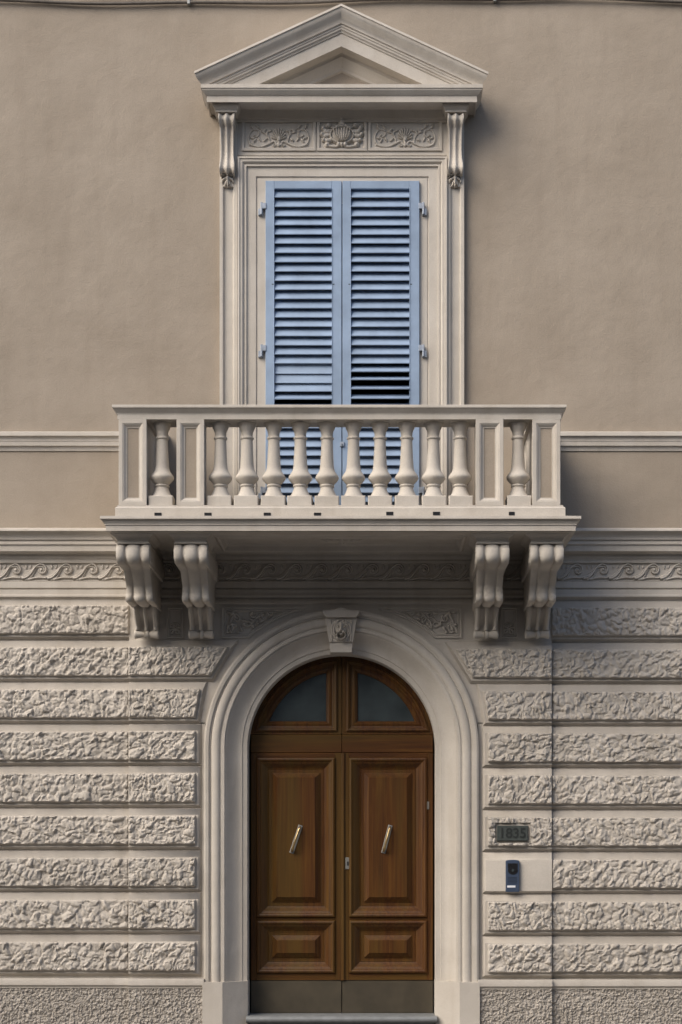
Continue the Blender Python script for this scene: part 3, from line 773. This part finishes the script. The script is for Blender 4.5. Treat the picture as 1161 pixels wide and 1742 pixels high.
ro = mb.build('scroll_relief', TRIM, wf, ang=60, recalc=False, loc=(c1[0], -.035, c1[1])); linked('scroll_relief', ro, wf, (c3[0], -.035, c3[1]))
r = Relief(-.20, .20, -.13, .17, .0028)                        # shell cartouche
r.dot(0, -.005, .098, .045, .068, p=.55); r.stroke(np.stack([.098*np.cos(np.linspace(0, 6.3, 60)), -.005+.070*np.sin(np.linspace(0, 6.3, 60))], 1), .009, .009, .040)
rng = random.Random(9)
for k in range(-3, 4):
    r.stroke(curve([(k*.010, -.060), (k*.020, -.01), (k*.023, .045)], 10), .006, .008, .056)
for s_ in (-1, 1):
    for (x0_, z0_, x1_, z1_, wd) in ((.105, .030, .160, .050, .024), (.110, -.005, .168, -.002, .024), (.095, -.045, .155, -.052, .024)):
        r.stroke(curve([(s_*x0_, z0_), (s_*(x0_+x1_)/2, z0_-.006), (s_*x1_, z1_)], 12), wd*.8, wd*.5, .034, mid=wd); r.dot(s_*x1_, z1_+.006, .019, .040)
    r.dot(s_*.115, .080, .024, .034); r.dot(s_*.125, -.088, .026, .036); r.dot(s_*.125, -.088, .012, .046)
    r.stroke(curve([(s_*.01, -.085), (s_*.05, -.105), (s_*.10, -.10), (s_*.125, -.088)], 20), .014, .012, .034)
    r.stroke(curve([(0, .085), (s_*.035, .075), (s_*.06, .06), (s_*.09, .06)], 20), .015, .008, .034)
    r.dot(s_*.028, -.085, .020, .044, .026)
r.dot(0, .090, .030, .046, .036); r.dot(0, .125, .016, .042, .030); r.dot(0, .152, .006, .03, .012); r.dot(0, -.088, .014, .05, .024)
mb = MB(); r.into(mb, 0, cut=True); mb.build('shell_cartouche', TRIM, wf, ang=60, recalc=False, loc=(c2[0], -.035, c2[1]))

# pediment
cd = .27
px0, px1 = X(352, cd), X(812, cd)
zc1, zc0 = Z(144, cd+.03), Z(173, cd)
mb = MB()
path = [(px1, 0.0), (px1, cd), (px0, cd), (px0, 0.0)]
Hh = zc1-zc0
prof = [(-cd, zc1), (.045, zc1), (.045, zc1-.030), (.038, zc1-.034), (.036, zc1-.044), (.022, zc1-.060), (.010, zc1-.072), (.004, zc1-.078), (0, zc1-.080), (0, zc0), (-.012, zc0), (-.014, zc0+.012), (-.022, zc0+.012), (-.17, zc0+.012), (-.19, zc0-.02), (-.20, zc0-.045), (-.215, zc0-.05), (-.215, zc0-.07), (-cd, zc0-.07)]
prof = [(-u, z) for u, z in prof]
mb.sweep(path, prof, plan=True, caps=False)
ped = mb.build('pediment', TRIM, B, ang=25)
cosr = math.cos(math.atan(.458))
apx, apz = X(580.8, .31), Z(7, .31); tlx, tlz = X(330.5, .31), Z(122, .31); trx, trz = X(831.5, .31), Z(123.5, .31)
pv = [(0, 0.0), (0, .325), (4, .328), (5, .318)] + [(5+21*t, .318-.055*(0.5-0.5*math.cos(math.pi*t))) for t in np.linspace(.1, 1, 8)] + [(27, .250), (30, .250), (31, .243), (34, .240), (36, .228), (38, .226), (39, .216), (60, .212), (60, .10), (62, .095), (66, .095), (70, .080), (76, .062), (80, .045), (84, .040), (86, .022), (86, 0.0)]
mb = MB(); mb.sweep([(tlx, tlz), (apx, apz), (trx, trz)], [(-M(v)*cosr, w_) for v, w_ in pv], end=(0, 1), endshift=True)
# trim whatever falls below the top of the level cornice
me = mb.mesh('raking_cornice', TRIM, 25)
bm = bmesh.new(); bm.from_mesh(me)
bmesh.ops.bisect_plane(bm, geom=bm.verts[:]+bm.edges[:]+bm.faces[:], plane_co=(0, 0, zc1-.010), plane_no=(0, 0, 1), clear_inner=True)
bm.to_mesh(me); bm.free()
o = bpy.data.objects.new('raking_cornice', me); COL.objects.link(o); o.parent = ped
ty = MB(); ty.poly([(X(470), zc1-.02), (X(700), zc1-.02), (X(581), Z(85))], .020); ty.build('tympanum', WALL, ped, ang=None)

# consoles beside the window
def console_grid(mb, cx, prof, hw, lobes, amp, nx=25):
    """prof: list of (z, d, half width factor); lobes(xh) cross ripple"""
    P = np.array(prof, float); xh = np.linspace(-1, 1, nx)
    n = len(P); Xg = cx + np.outer(P[:, 2]*hw, xh)
    tz = np.gradient(P[:, 0]); td = np.gradient(P[:, 1]); L = np.hypot(tz, td)+1e-9
    nz_, nd_ = td/L, -tz/L                                     # outward normal (z falls along the profile)
    rp = np.array([lobes(x) for x in xh])
    Dg = P[:, 1][:, None] + np.outer(nd_*P[:, 3]*amp, rp); Zg = P[:, 0][:, None] + np.outer(nz_*P[:, 3]*amp, rp)
    o = len(mb.v); mb.grid(Xg, Dg, Zg)
    for c in (0, -1):                                           # cheeks back to the wall
        k = len(mb.v)
        for i in range(n): mb.v.append((float(Xg[i, c]), float(-Dg[i, c]), float(Zg[i, c])))
        for i in range(n): mb.v.append((float(Xg[i, c]), 0.0, float(Zg[i, c])))
        mb.f.extend((k+i, k+i+1, k+n+i+1, k+n+i) for i in range(n-1))
    for rI in (0, n-1):                                         # top and bottom
        k = len(mb.v)
        for i in range(nx): mb.v.append((float(Xg[rI, i]), float(-Dg[rI, i]), float(Zg[rI, i])))
        for i in range(nx): mb.v.append((float(Xg[rI, i]), 0.0, float(Zg[rI, i])))
        mb.f.extend((k+i, k+i+1, k+nx+i+1, k+nx+i) for i in range(nx-1))
def smooth_prof(pts, n=40):
    P = np.array(pts, float); t = np.linspace(0, len(P)-1, n); k = curve(P[:, :2], n)
    tt = np.linspace(0, len(P)-1, len(k)); e = np.stack([np.interp(tt, range(len(P)), P[:, c]) for c in range(2, P.shape[1])], 1)
    return np.hstack([k, e])
lob3 = lambda x: 0.5+0.5*math.cos(2*math.pi*x/0.92)
def lobr(x):
    a = abs(x)
    if a < .40: return math.sqrt(max(0, 1-(a/.42)**2))
    return 0.12+.80*math.sqrt(max(0, 1-((a-.80)/.30)**2)) if a > .52 else .12
for px in (386.3, 775.3):
    cx = X(px, .14)
    pts = [(Z(191, .17), .150, 1, .3), (Z(195, .19), .178, 1, 1), (Z(201, .19), .190, 1, 1), (Z(207, .18), .172, .92, 1), (Z(216, .15), .140, .84, 1), (Z(235, .12), .112, .80, 1), (Z(255, .11), .100, .78, 1),
           (Z(270, .11), .108, .82, 1), (Z(280, .13), .128, .92, 1), (Z(286, .13), .132, .95, 1), (Z(291, .12), .112, .92, 1), (Z(293, .1), .085, .9, 1)]
    mb = MB(); console_grid(mb, cx, smooth_prof(pts, 60), .068, lob3, .022, 31)
    con = mb.build('window_console', TRIM, B, ang=50, recalc=False)
    cp = MB(); zt = zc0+.010; z2 = Z(192, .18)
    hw = .088; base_path = [(cx+hw, 0), (cx+hw, .205), (cx-hw, .205), (cx-hw, 0)]
    hh = zt-z2
    cp.sweep(base_path, [(-u, z) for u, z in ((.024, zt), (.024, zt-.012), (.018, zt-.022), (.008, z2+.030), (-.004, z2+.014), (-.004, z2+.010), (.002, z2+.008), (.002, z2), (-.087, z2))], plan=True, caps=False)
    cp.build('console_cap', TRIM, con, ang=25)
    r = Relief(-.06, .06, -.075, .065, .0026)
    for s_ in (-1, 1):
        r.stroke(curve([(0, .05), (s_*.025, .035), (s_*.048, .030), (s_*.050, .010)], 16), .012, .006, .035, mid=.014)
        r.stroke(curve([(0, .02), (s_*.022, .000), (s_*.044, -.012), (s_*.046, -.030)], 16), .011, .005, .032, mid=.013)
        r.stroke(curve([(0, -.005), (s_*.014, -.030), (s_*.022, -.055)], 16), .011, .005, .028, mid=.012)
        r.dot(s_*.038, .050, .012, .03)
    r.stroke([(0, .06), (0, -.062)], .010, .006, .045, mid=.013)
    mb = MB(); r.into(mb, 0, cut=True); mb.build('acanthus_leaf', TRIM, con, ang=60, recalc=False, loc=(cx, -.055, Z(303, .08)))

# ------------------------------------------------------------------ shutters
SD = .068
def louvre(x0, x1, z, tilt, depth=.092, th=.009):
    """slat centred at height z, tilt in degrees from vertical"""
    a = math.radians(tilt); dz, dd = math.cos(a)*depth/2, math.sin(a)*depth/2
    c = SD-.027; nz, nd = math.sin(a)*th/2, math.cos(a)*th/2
    q = [(c-dd+nd, z+dz+nz), (c+dd+nd, z-dz+nz), (c+dd+nd*.2, z-dz-nz*1.0-.001), (c+dd-nd, z-dz-nz), (c-dd-nd, z+dz-nz)]
    m = MB(); n = len(q)
    m.add([(x0,-d,zz) for d,zz in q]+[(x1,-d,zz) for d,zz in q], [tuple(range(n)), tuple(range(n,2*n))[::-1]]+[(i,(i+1)%n,(i+1)%n+n,i+n) for i in range(n)])
    return m
rng = random.Random(2)
for s_, (p0, p1, i0, i1) in ((-1, (452, 581.6, 467, 565)), (1, (583, 714, 597.5, 697))):
    zt, zb = Z(307, SD), ZB+.02; x0, x1 = X(p0, SD), X(p1, SD); a, b_ = X(i0, SD), X(i1, SD); zr = Z(320.5, SD)
    mb = MB()
    mb.bbox(x0, a, SD-.045, SD, zb, zt, .003); mb.bbox(b_, x1, SD-.045, SD, zb, zt, .003)
    mb.bbox(a+.0005, b_-.0005, SD-.045, SD-.0005, zr, zt-.0005, .003); mb.bbox(a+.0005, b_-.0005, SD-.045, SD-.0005, zb+.001, zb+.10, .003)
    for c0, c1_ in ((a-.005, a), (b_, b_+.005)):               # bead along the inner edge
        mb.bbox(c0, c1_, SD-.004, SD+.005, zb+.10, zr, .0015)
    sh = mb.build('shutter', BLUE, B, ang=None)
    z = Z(327, SD); pitch = M(15.72)*(D-SD)/D; i = 0; shared = None
    while z > zb+.13:
        special = (s_ < 0 and i in (19, 20, 21, 22, 23)) or (s_ > 0 and i in (19, 20, 21, 22, 23))
        if special:
            tl = {19: 12, 20: 12, 21: 26, 22: 48, 23: 58}[i] if s_ < 0 else {19: 46, 20: 60, 21: 60, 22: 56, 23: 52}[i]
            louvre(a+.001, b_-.001, z, tl).build('slat', BLUE, sh, ang=None).data
        else:
            if shared is None:
                m = louvre(a+.001, b_-.001, 0, 30); shared = m.build('slat', BLUE, sh, ang=None, loc=(0, 0, z))
            else: linked('slat', shared, sh, (0, 0, z+rng.uniform(-.0012, .0012)), (rng.uniform(-.022, .022), rng.uniform(-.0022, .0022), 0))
        z -= pitch; i += 1
    rod = MB()                                                   # operating notches
    for xx in ((a-.022, a-.004), (b_+.004, b_+.022)): rod.box(xx[0], xx[1], SD-.002, SD+.0015, Z(484, SD), Z(482.6, SD))
    rod.build('notch', BLACK, sh, ang=None)
    for py in (356, 598, 840):
        hx = (x0 if s_ < 0 else x1); o_ = s_
        h = MB(); h.bbox(*sorted((hx-o_*.006, hx+o_*.040)), SD-.02, SD+.008, Z(py-1, SD), Z(py-11, SD), .003)
        h.bbox(*sorted((hx+o_*.024, hx+o_*.062)), .03, SD-.004, Z(py+9, SD), Z(py-2, SD), .003)
        h.tube([(hx+o_*.034, -(SD-.0), Z(py+8, SD)), (hx+o_*.034, -(SD-.0), Z(py-12, SD))], .010, 10)
        h.build('hinge', HINGE, sh, ang=35)
    if s_ > 0:
        l_ = MB(); l_.bbox(X(579, SD), X(586, SD), SD, SD+.014, Z(760, SD), Z(752, SD), .003); l_.tube([(X(582, SD), -(SD+.014), Z(756, SD)), (X(582, SD), -(SD+.035), Z(757, SD))], .006, 8); l_.build('latch', HINGE, sh, ang=35)
sill = MB(); sill.bbox(X(440), X(728), -.3, .05, ZB-.04, ZB+.02, .004); sill.build('window_sill', MARB, B, ang=None)

# ------------------------------------------------------------------ balcony
bx0, bx1 = X(180, 1.05), X(980, 1.05)
e = .035
zs1, zs0 = Z(877, 1.10), Z(903, 1.05)
mb = MB()
path = [(bx1, 0), (bx1, 1.05), (bx0, 1.05), (bx0, 0)]
prof = [(-.35, zs1), (.038, zs1), (.040, zs1-.022), (.035, zs1-.026), (.022, zs1-.029), (.018, zs1-.036), (.011, zs1-.048), (.006, zs1-.056), (.008, zs1-.064), (0, zs1-.066), (0, zs0), (-.35, zs0)]
mb.sweep(path, [(-u, z) for u, z in prof], plan=True, caps=False)
i_ = .35
mb.add([(bx0+i_-.002, 0, zs1), (bx1-i_+.002, 0, zs1), (bx1-i_+.002, -(1.05-i_)-.002, zs1), (bx0+i_-.002, -(1.05-i_)-.002, zs1)], [(0,1,2,3)])
# coffered soffit
zz = zs0
sx = [bx0+i_-.002, X(398, .9), X(768, .9), bx1-i_+.002]; sd = [.0, .22, .86]
yf = 1.05-i_
for k in range(3):
    pass
def quad(x0, x1, d0, d1, z): mb.add([(x0,-d0,z),(x1,-d0,z),(x1,-d1,z),(x0,-d1,z)], [(0,1,2,3)])
cx0, cx1, cd0, cd1 = X(372, .5), X(792, .5), .20, .88
bal = mb.build('balcony', TRIM, B, ang=25)
so = MB()
def sq(x0, x1, d0, d1, z): so.add([(x0,-d0,z),(x1,-d0,z),(x1,-d1,z),(x0,-d1,z)], [(0,1,2,3)])
zq = zz-.004
sq(bx0+.03, cx0, 0.0, 1.02, zq); sq(cx1, bx1-.03, 0.0, 1.02, zq); sq(cx0, cx1, 0.0, cd0, zq); sq(cx0, cx1, cd1, 1.02, zq)
pth = [(cx0, cd0), (cx1, cd0), (cx1, cd1), (cx0, cd1)]
so.sweep(pth, [(0, zq), (.02, zq-.012), (.035, zq-.006), (.05, zq+.03), (.07, zq+.045)], closed=True, plan=True)
sq(cx0+.07, cx1-.07, cd0+.07, cd1-.07, zq+.045)
so.build('soffit', TRIM, bal, ang=25)
rs = MB()                                                       # rosette of the soffit
c_ = ((cx0+cx1)/2, (cd0+cd1)/2)
for k in range(12):
    a = k*math.pi/6; rs.tube([(c_[0]+.02*math.cos(a), -(c_[1]+.02*math.sin(a)), zq+.035), (c_[0]+.10*math.cos(a), -(c_[1]+.07*math.sin(a)), zq+.028), (c_[0]+.17*math.cos(a), -(c_[1]+.11*math.sin(a)), zq+.038)], [.012, .026, .008], 8)
rs.lathe(c_[0], c_[1], [(.001, zq+.005), (.03, zq+.012), (.045, zq+.03), (.05, zq+.045)], 16)
rs.build('soffit_rosette', TRIM, bal, ang=50)
# kerb under the balusters, with drain holes
b1 = .975; kx0, kx1 = X(196, b1), X(962.5, b1); kz1, kz0 = Z(858.5, b1), zs1
mb = MB(); prof = [(-.27, kz1), (-.016, kz1), (-.016, kz1-.012), (-.006, kz1-.018), (0, kz1-.026), (0, kz0), (-.27, kz0)]
mb.sweep([(kx1, 0), (kx1, b1), (kx0, b1), (kx0, 0)], [(-u, z) for u, z in prof], plan=True, caps=False)
mb.build('balcony_kerb', TRIM, bal, ang=25)
for px in (269, 354, 455, 540.5, 663.5, 743, 871):
    wv = 5.4 if px < 860 else 4.2
    d = MB(); x0, x1 = X(px-wv, b1), X(px+wv, b1); zt, zb = Z(873, b1), Z(877, b1)+.001
    if px > 600: zt, zb = Z(871.5, b1), Z(876, b1)
    ob = [(x0, zb), (x1, zb), (x1, zt), (x0, zt)]
    d.sweep(ob, [(-.003, b1-.001), (-.003, b1+.0035), (0, b1+.003), (.0015, b1-.0), (.0015, b1+.001)], closed=True)
    d.poly(ob, b1+.0012); dd_ = d.build('drain_hole', BLACK, bal, ang=None)
# handrail
hf = .955; hx0, hx1 = X(200, hf), X(955.5, hf); hz1, hz0 = Z(688, hf+.04), Z(713, hf)
prof = [(-.25, hz1+.012), (-.02, hz1+.008), (.036, hz1), (.038, hz1-.006), (.037, hz1-.022), (.029, hz1-.028), (.022, hz1-.036), (.010, hz1-.052), (.004, hz1-.056), (.004, hz1-.062), (0, hz1-.066), (0, hz0), (-.25, hz0), (-.25, hz1-.06), (-.29, hz1-.02), (-.29, hz1), (-.25, hz1+.012)]
mb = MB(); mb.sweep([(hx1, 0), (hx1, hf), (hx0, hf), (hx0, 0)], [(-u, z) for u, z in prof], plan=True, caps=False)
mb.build('handrail', TRIM, bal, ang=25)
# piers
PF = .955
pz1, pz0 = hz0, kz1
def pier_faces(m, x0, x1, front, both=False):
    pass
for (p0, p1) in ((202, 249.5), (300.5, 347.5), (810, 857), (906.5, 954)):
    x0, x1 = X(p0, PF), X(p1, PF)
    m = MB(); m.box(x0+.004, x1-.004, PF-.215, PF-.030, pz0, pz1)
    m.sweep([(x0, pz0), (x1, pz0), (x1, pz1), (x0, pz1)], [(0, PF-.035), (0, PF-.002), (.002, PF), (.030, PF), (.034, PF-.004), (.038, PF-.004), (.050, PF-.014), (.058, PF-.022), (.064, PF-.022), (.066, PF-.029)], closed=True)
    m.build('pier', TRIM, bal, ang=25)
    m = MB(); m.poly([(x0+.062, pz0+.062), (x1-.062, pz0+.062), (x1-.062, pz1-.062), (x0+.062, pz1-.062)], PF-.0285); m.build('pier_field', WALL, bal, ang=None)
# solid panelled returns at both ends
for (xo, sgn) in ((X(202, PF), 1), (X(954, PF), -1)):
    xi = xo+sgn*.215
    m = MB(); m.box(min(xo, xi)+.012, max(xo, xi)-.012, .0, PF-.22, pz0, pz1)
    for (xf, fs_) in ((xo, -sgn), (xi, sgn)):                  # frames outside and inside, two per side
        for (d0, d1) in ((.02, .35), (.38, .72)):
            P = [(d0, pz0), (d1, pz0), (d1, pz1), (d0, pz1)]
            pf = [(0, -.013), (0, 0), (.030, 0), (.034, -.004), (.050, -.010), (.058, -.012)]
            # sweep built by hand in the side plane
            for a in range(4):
                ds = [d0, d1, d1, d0]; zs_ = [pz0, pz0, pz1, pz1]; sd_ = [1, -1, -1, 1]; sz_ = [1, 1, -1, -1]
                b2 = (a+1) % 4
                for q in range(len(pf)-1):
                    (u0, w0_), (u1, w1_) = pf[q], pf[q+1]
                    pt = lambda c, u, w_: (xf+fs_*w_, -(ds[c]+sd_[c]*u), zs_[c]+sz_[c]*u)
                    m.add([pt(a, u0, w0_), pt(a, u1, w1_), pt(b2, u1, w1_), pt(b2, u0, w0_)], [(0,1,2,3)])
    m.build('side_parapet', TRIM, bal, ang=25)
# balusters
bc = .835; k_ = (D-bc)/D/S
def bz(y): return Z(670+y/2.764, bc)
prof = [(45, 141), (45.5, 144), (44, 148), (40, 153), (38, 158), (37, 164), (32, 172), (28, 184), (26.5, 198), (26.5, 204), (31, 206), (32.5, 210), (31, 215), (27, 218), (27, 226), (28, 260), (30, 300), (32, 335), (34, 352), (38, 366), (46, 378), (52.5, 387), (55.5, 394), (55.5, 399), (53, 405), (46, 414), (37, 423), (31, 429), (33, 431), (35.5, 435), (33.5, 440), (30.5, 443), (32, 450), (35, 459), (40, 470), (46, 480), (51, 487), (53, 491)]
pp = [(r_/2.764*k_, bz(y)) for r_, y in prof]
top_z, bot_z = pz1, pz0
b0 = None
for px in (276, 375.5, 420.7, 466.2, 511.3, 556.7, 601.8, 647, 692.3, 738, 783, 882):
    x = X(px, bc)
    if b0 is None:
        m = MB(); m.lathe(0, 0, pp, 28)
        hw = 46/2.764*k_; m.bbox(-hw, hw, -hw, hw, bz(141), top_z+.001, .004)
        hw = 57/2.764*k_; m.bbox(-hw, hw, -hw, hw, bot_z-.001, bz(490), .006)
        b0 = m.build('baluster', TRIM, bal, ang=35, loc=(x, -bc, 0))
    else: linked('baluster', b0, bal, (x, -bc+rng.uniform(-.004, .004), 0), (0, 0, rng.uniform(-.03, .03)), (rng.uniform(.985, 1.015), 1, 1))

# ------------------------------------------------------------------ brackets under the balcony
for px in (248.5, 341.5, 828, 915.5):
    cx = X(px, .20)
    up = [(924, .905, .98, .25), (928, .935, 1.04, .6), (936, .965, 1.08, 1), (947, .965, 1.07, 1), (954, .925, 1.03, .9), (959, .845, .92, .6), (966, .765, .88, .35), (980, .700, .86, .35), (995, .630, .85, .4), (1008, .605, .88, .7), (1016, .605, .90, 1), (1018.5, .590, .90, .9)]
    m = MB(); console_grid(m, cx, smooth_prof([(Z(py, d), d-.03, f, a) for py, d, f, a in up], 70), .122, lobr, .036, 57)
    br = m.build('bracket', TRIM, B, ang=50, recalc=False)
    cp = MB(); zt = zs0+.002; z2 = Z(925, .93); hw = .120
    pf = [(.050, zt), (.050, zt-.010), (.040, zt-.020), (.018, z2+.048), (.010, z2+.036), (.010, z2+.030), (.004, z2+.026), (.002, z2+.012), (.010, z2+.010), (.010, z2), (-.119, z2)]
    cp.sweep([(cx+hw, .50), (cx+hw, .93), (cx-hw, .93), (cx-hw, .50)], [(-u, z) for u, z in pf], plan=True, caps=True)
    cp.box(cx-hw+.004, cx+hw-.004, 0, .503, z2+.003, zt)
    cp.build('bracket_cap', TRIM, br, ang=25)
    for s_ in (-1, 1):                                          # volute on each cheek
        vl = MB(); zc_ = Z(942, .9)-.0; n = 26
        sp = spiral(0.835, zc_, .088, 1.6, math.radians(60), True, 50, .012)
        vl.tube([(cx+s_*.118, -q[0], q[1]) for q in sp], [.020*(1-.5*t) for t in np.linspace(0, 1, len(sp))], 8)
        vl.build('volute', TRIM, br, ang=60)
    lo = [(1024, .255, 1, .5), (1027, .285, 1, 1), (1034, .300, 1, 1), (1043, .275, .98, 1), (1053, .225, .97, 1), (1062, .185, .97, 1), (1070, .170, 1, 1), (1073, .168, 1, .4)]
    m = MB(); console_grid(m, cx, smooth_prof([(Z(py, d), d-.02, f, a) for py, d, f, a in lo], 40), .096, lambda x: (1.0*math.sin((abs(x)-.52)/.48*math.pi*.8) if abs(x) > .52 else 0)+(math.sqrt(1-(x/.2)**2) if abs(x) < .2 else 0), .036, 51)
    m.build('lower_scroll', TRIM, br, ang=50, recalc=False)
    rl = MB(); zr = Z(1079, .17); pts = []; rad = []
    for t in np.linspace(-1, 1, 41):
        a = abs(t); rr = .030+.004*math.cos(t*9)
        if a < .06: rr = .036
        elif a < .10: rr = .022
        elif a < .16: rr = .033
        elif a < .20: rr = .022
        elif a < .9: rr = .024+.014*((a-.2)/.7)
        else: rr = .036*math.sqrt(max(.04, 1-((a-.9)/.1)**2))
        pts.append((cx+t*.108, -.150, zr)); rad.append(rr)
    rl.tube(pts, rad, 14); rl.build('roll', TRIM, br, ang=40)
    bd = MB()
    for q in range(9):                                           # bead row down the lower scroll
        t = q/8; py = 1031+38*t; d = np.interp(py, [1027, 1034, 1043, 1053, 1062, 1070], [.285, .300, .275, .225, .185, .170])
        zc_ = Z(py, d); rr = .013-.003*t; prof_ = [(rr*math.sin(a)+1e-5, zc_-rr*math.cos(a)*1.1) for a in np.linspace(0, math.pi, 7)]
        bd.lathe(cx, d+.006, prof_, 10)
    bd.build('bead_row', TRIM, br, ang=60)

# ------------------------------------------------------------------ things fixed to the wall
# number plate
pd = .108
P_ = bpy.data.objects.new('house_number_plate', None); COL.objects.link(P_); P_.location = (X(872.5, pd), -(pd-.012), Z(1418, pd))
tag(P_, 'small dark slate plate reading 1835 on the rough stone above the intercom', 'number plate')
x0, x1, zb, zt = X(846, pd), X(899, pd), Z(1431, pd), Z(1405, pd)
ox, oy, oz = P_.location
def local(m): m.v = [(a-ox, b-oy, c-oz) for a, b, c in m.v]; return m
m = MB(); m.bbox(x0, x1, pd-.035, pd, zb, zt, .003); local(m).build('plate', SIGN, P_, ang=None)
m = MB(); m.sweep([(x0+.006, zb+.006), (x1-.006, zb+.006), (x1-.006, zt-.006), (x0+.006, zt-.006)], [(0, pd-.001), (0, pd+.002), (.004, pd+.002), (.004, pd-.001)], closed=True); local(m).build('plate_border', SIGN, P_, ang=None)
def text_mesh(s, size, mat, name, parent, loc, extr=.0015):
    cu = bpy.data.curves.new(name, 'FONT'); cu.body = s; cu.size = size; cu.align_x = 'CENTER'; cu.align_y = 'CENTER'; cu.extrude = extr; cu.space_character = 1.08; cu.offset = size*.018
    to = bpy.data.objects.new(name, cu); COL.objects.link(to)
    dg = bpy.context.evaluated_depsgraph_get(); me = bpy.data.meshes.new_from_object(to.evaluated_get(dg))
    bpy.data.objects.remove(to); me.materials.clear(); me.materials.append(mat)
    o = bpy.data.objects.new(name, me); COL.objects.link(o); o.parent = parent; o.location = loc; o.rotation_euler = (math.radians(90), 0, 0)
    return o
nx_ = (x1-x0-.03)/4
for i, ch in enumerate('1835'):
    text_mesh(ch, .118, INK, 'numeral', P_, (x0+.015+nx_*(i+.5)-ox, -(pd+.0015)-oy, (zb+zt)/2-oz-.002))
# intercom
id_ = SW+.041
I_ = bpy.data.objects.new('intercom', None); COL.objects.link(I_); I_.location = (X(872.5, id_), -id_, Z(1490, id_))
tag(I_, 'slim dark blue intercom with camera, speaker and white call button on smooth stone', 'intercom')
ox, oy, oz = I_.location
f_ = id_+.030; x0, x1, zb, zt = X(861, f_), X(884, f_), Z(1518, f_), Z(1463, f_)
m = MB(); pr = []
cxm = (x0+x1)/2; hwm = (x1-x0)/2
outl = [(x0, zb), (x1, zb)] + [(cxm+hwm*math.cos(t), zt-.010+.010*math.sin(t)) for t in np.linspace(0, math.pi, 9)]
m.prism(outl, id_-.002, f_); local(m).build('housing', NAVY, I_, ang=None, bevel=.004)
m = MB(); q = X(873, f_)
m.bbox(q-.042, q+.042, f_-.002, f_+.0022, Z(1478, f_), Z(1469, f_), .002); m.prism([(q+.042*math.cos(t), Z(1481, f_)+.036*math.sin(t)) for t in np.linspace(0, 2*math.pi, 25)[:-1]], f_-.002, f_+.003)
local(m).build('camera_window', BLACK, I_, ang=None)
m = MB()
for k in range(5):
    z_ = Z(1493+k*2.4, f_); m.box(x0+.018, x1-.018, f_-.001, f_+.0012, z_-.0015, z_+.0015)
local(m).build('speaker_slot', BLACK, I_, ang=None)
m = MB(); m.bbox(X(863.5, f_), X(877.5, f_), f_-.001, f_+.004, Z(1510.5, f_), Z(1507, f_), .002); local(m).build('call_button', WHITE, I_, ang=None)  # plain white bar of the call button
m = MB(); m.prism([(q+.011*math.cos(t), Z(1481, f_)+.011*math.sin(t)) for t in np.linspace(0, 2*math.pi, 17)[:-1]], f_+.003, f_+.0045); local(m).build('lens', GLASS, I_, ang=None)
# cables along the top
for j, (amp, py0_, r_, lab) in enumerate(((.020, 4, .013, 'thick weathered cable running along the wall above the pediment'), (.012, -3, .008, 'thin cable just above the thicker one at the top of the wall'))):
    pts = [(x, -.03, Z(py0_)+amp*math.sin(x*1.1+j)+.008*math.sin(x*3.7+j*2)) for x in np.linspace(XL+.1, XR-.1, 70)]
    m = MB(); m.tube(pts, r_, 8)
    c = m.build('cable', RUBBER, None, ang=50); tag(c, lab, 'cable', None)
    for x in np.arange(-3.9, 4.0, 2.6):
        z_ = Z(py0_)+amp*math.sin(x*1.1+j)+.008*math.sin(x*3.7+j*2)
        q = MB(); q.bbox(x-.012, x+.012, 0, .045, z_-r_*1.5, z_+r_*1.5, .003); q.build('cable_clip', STEEL, c, ang=None)
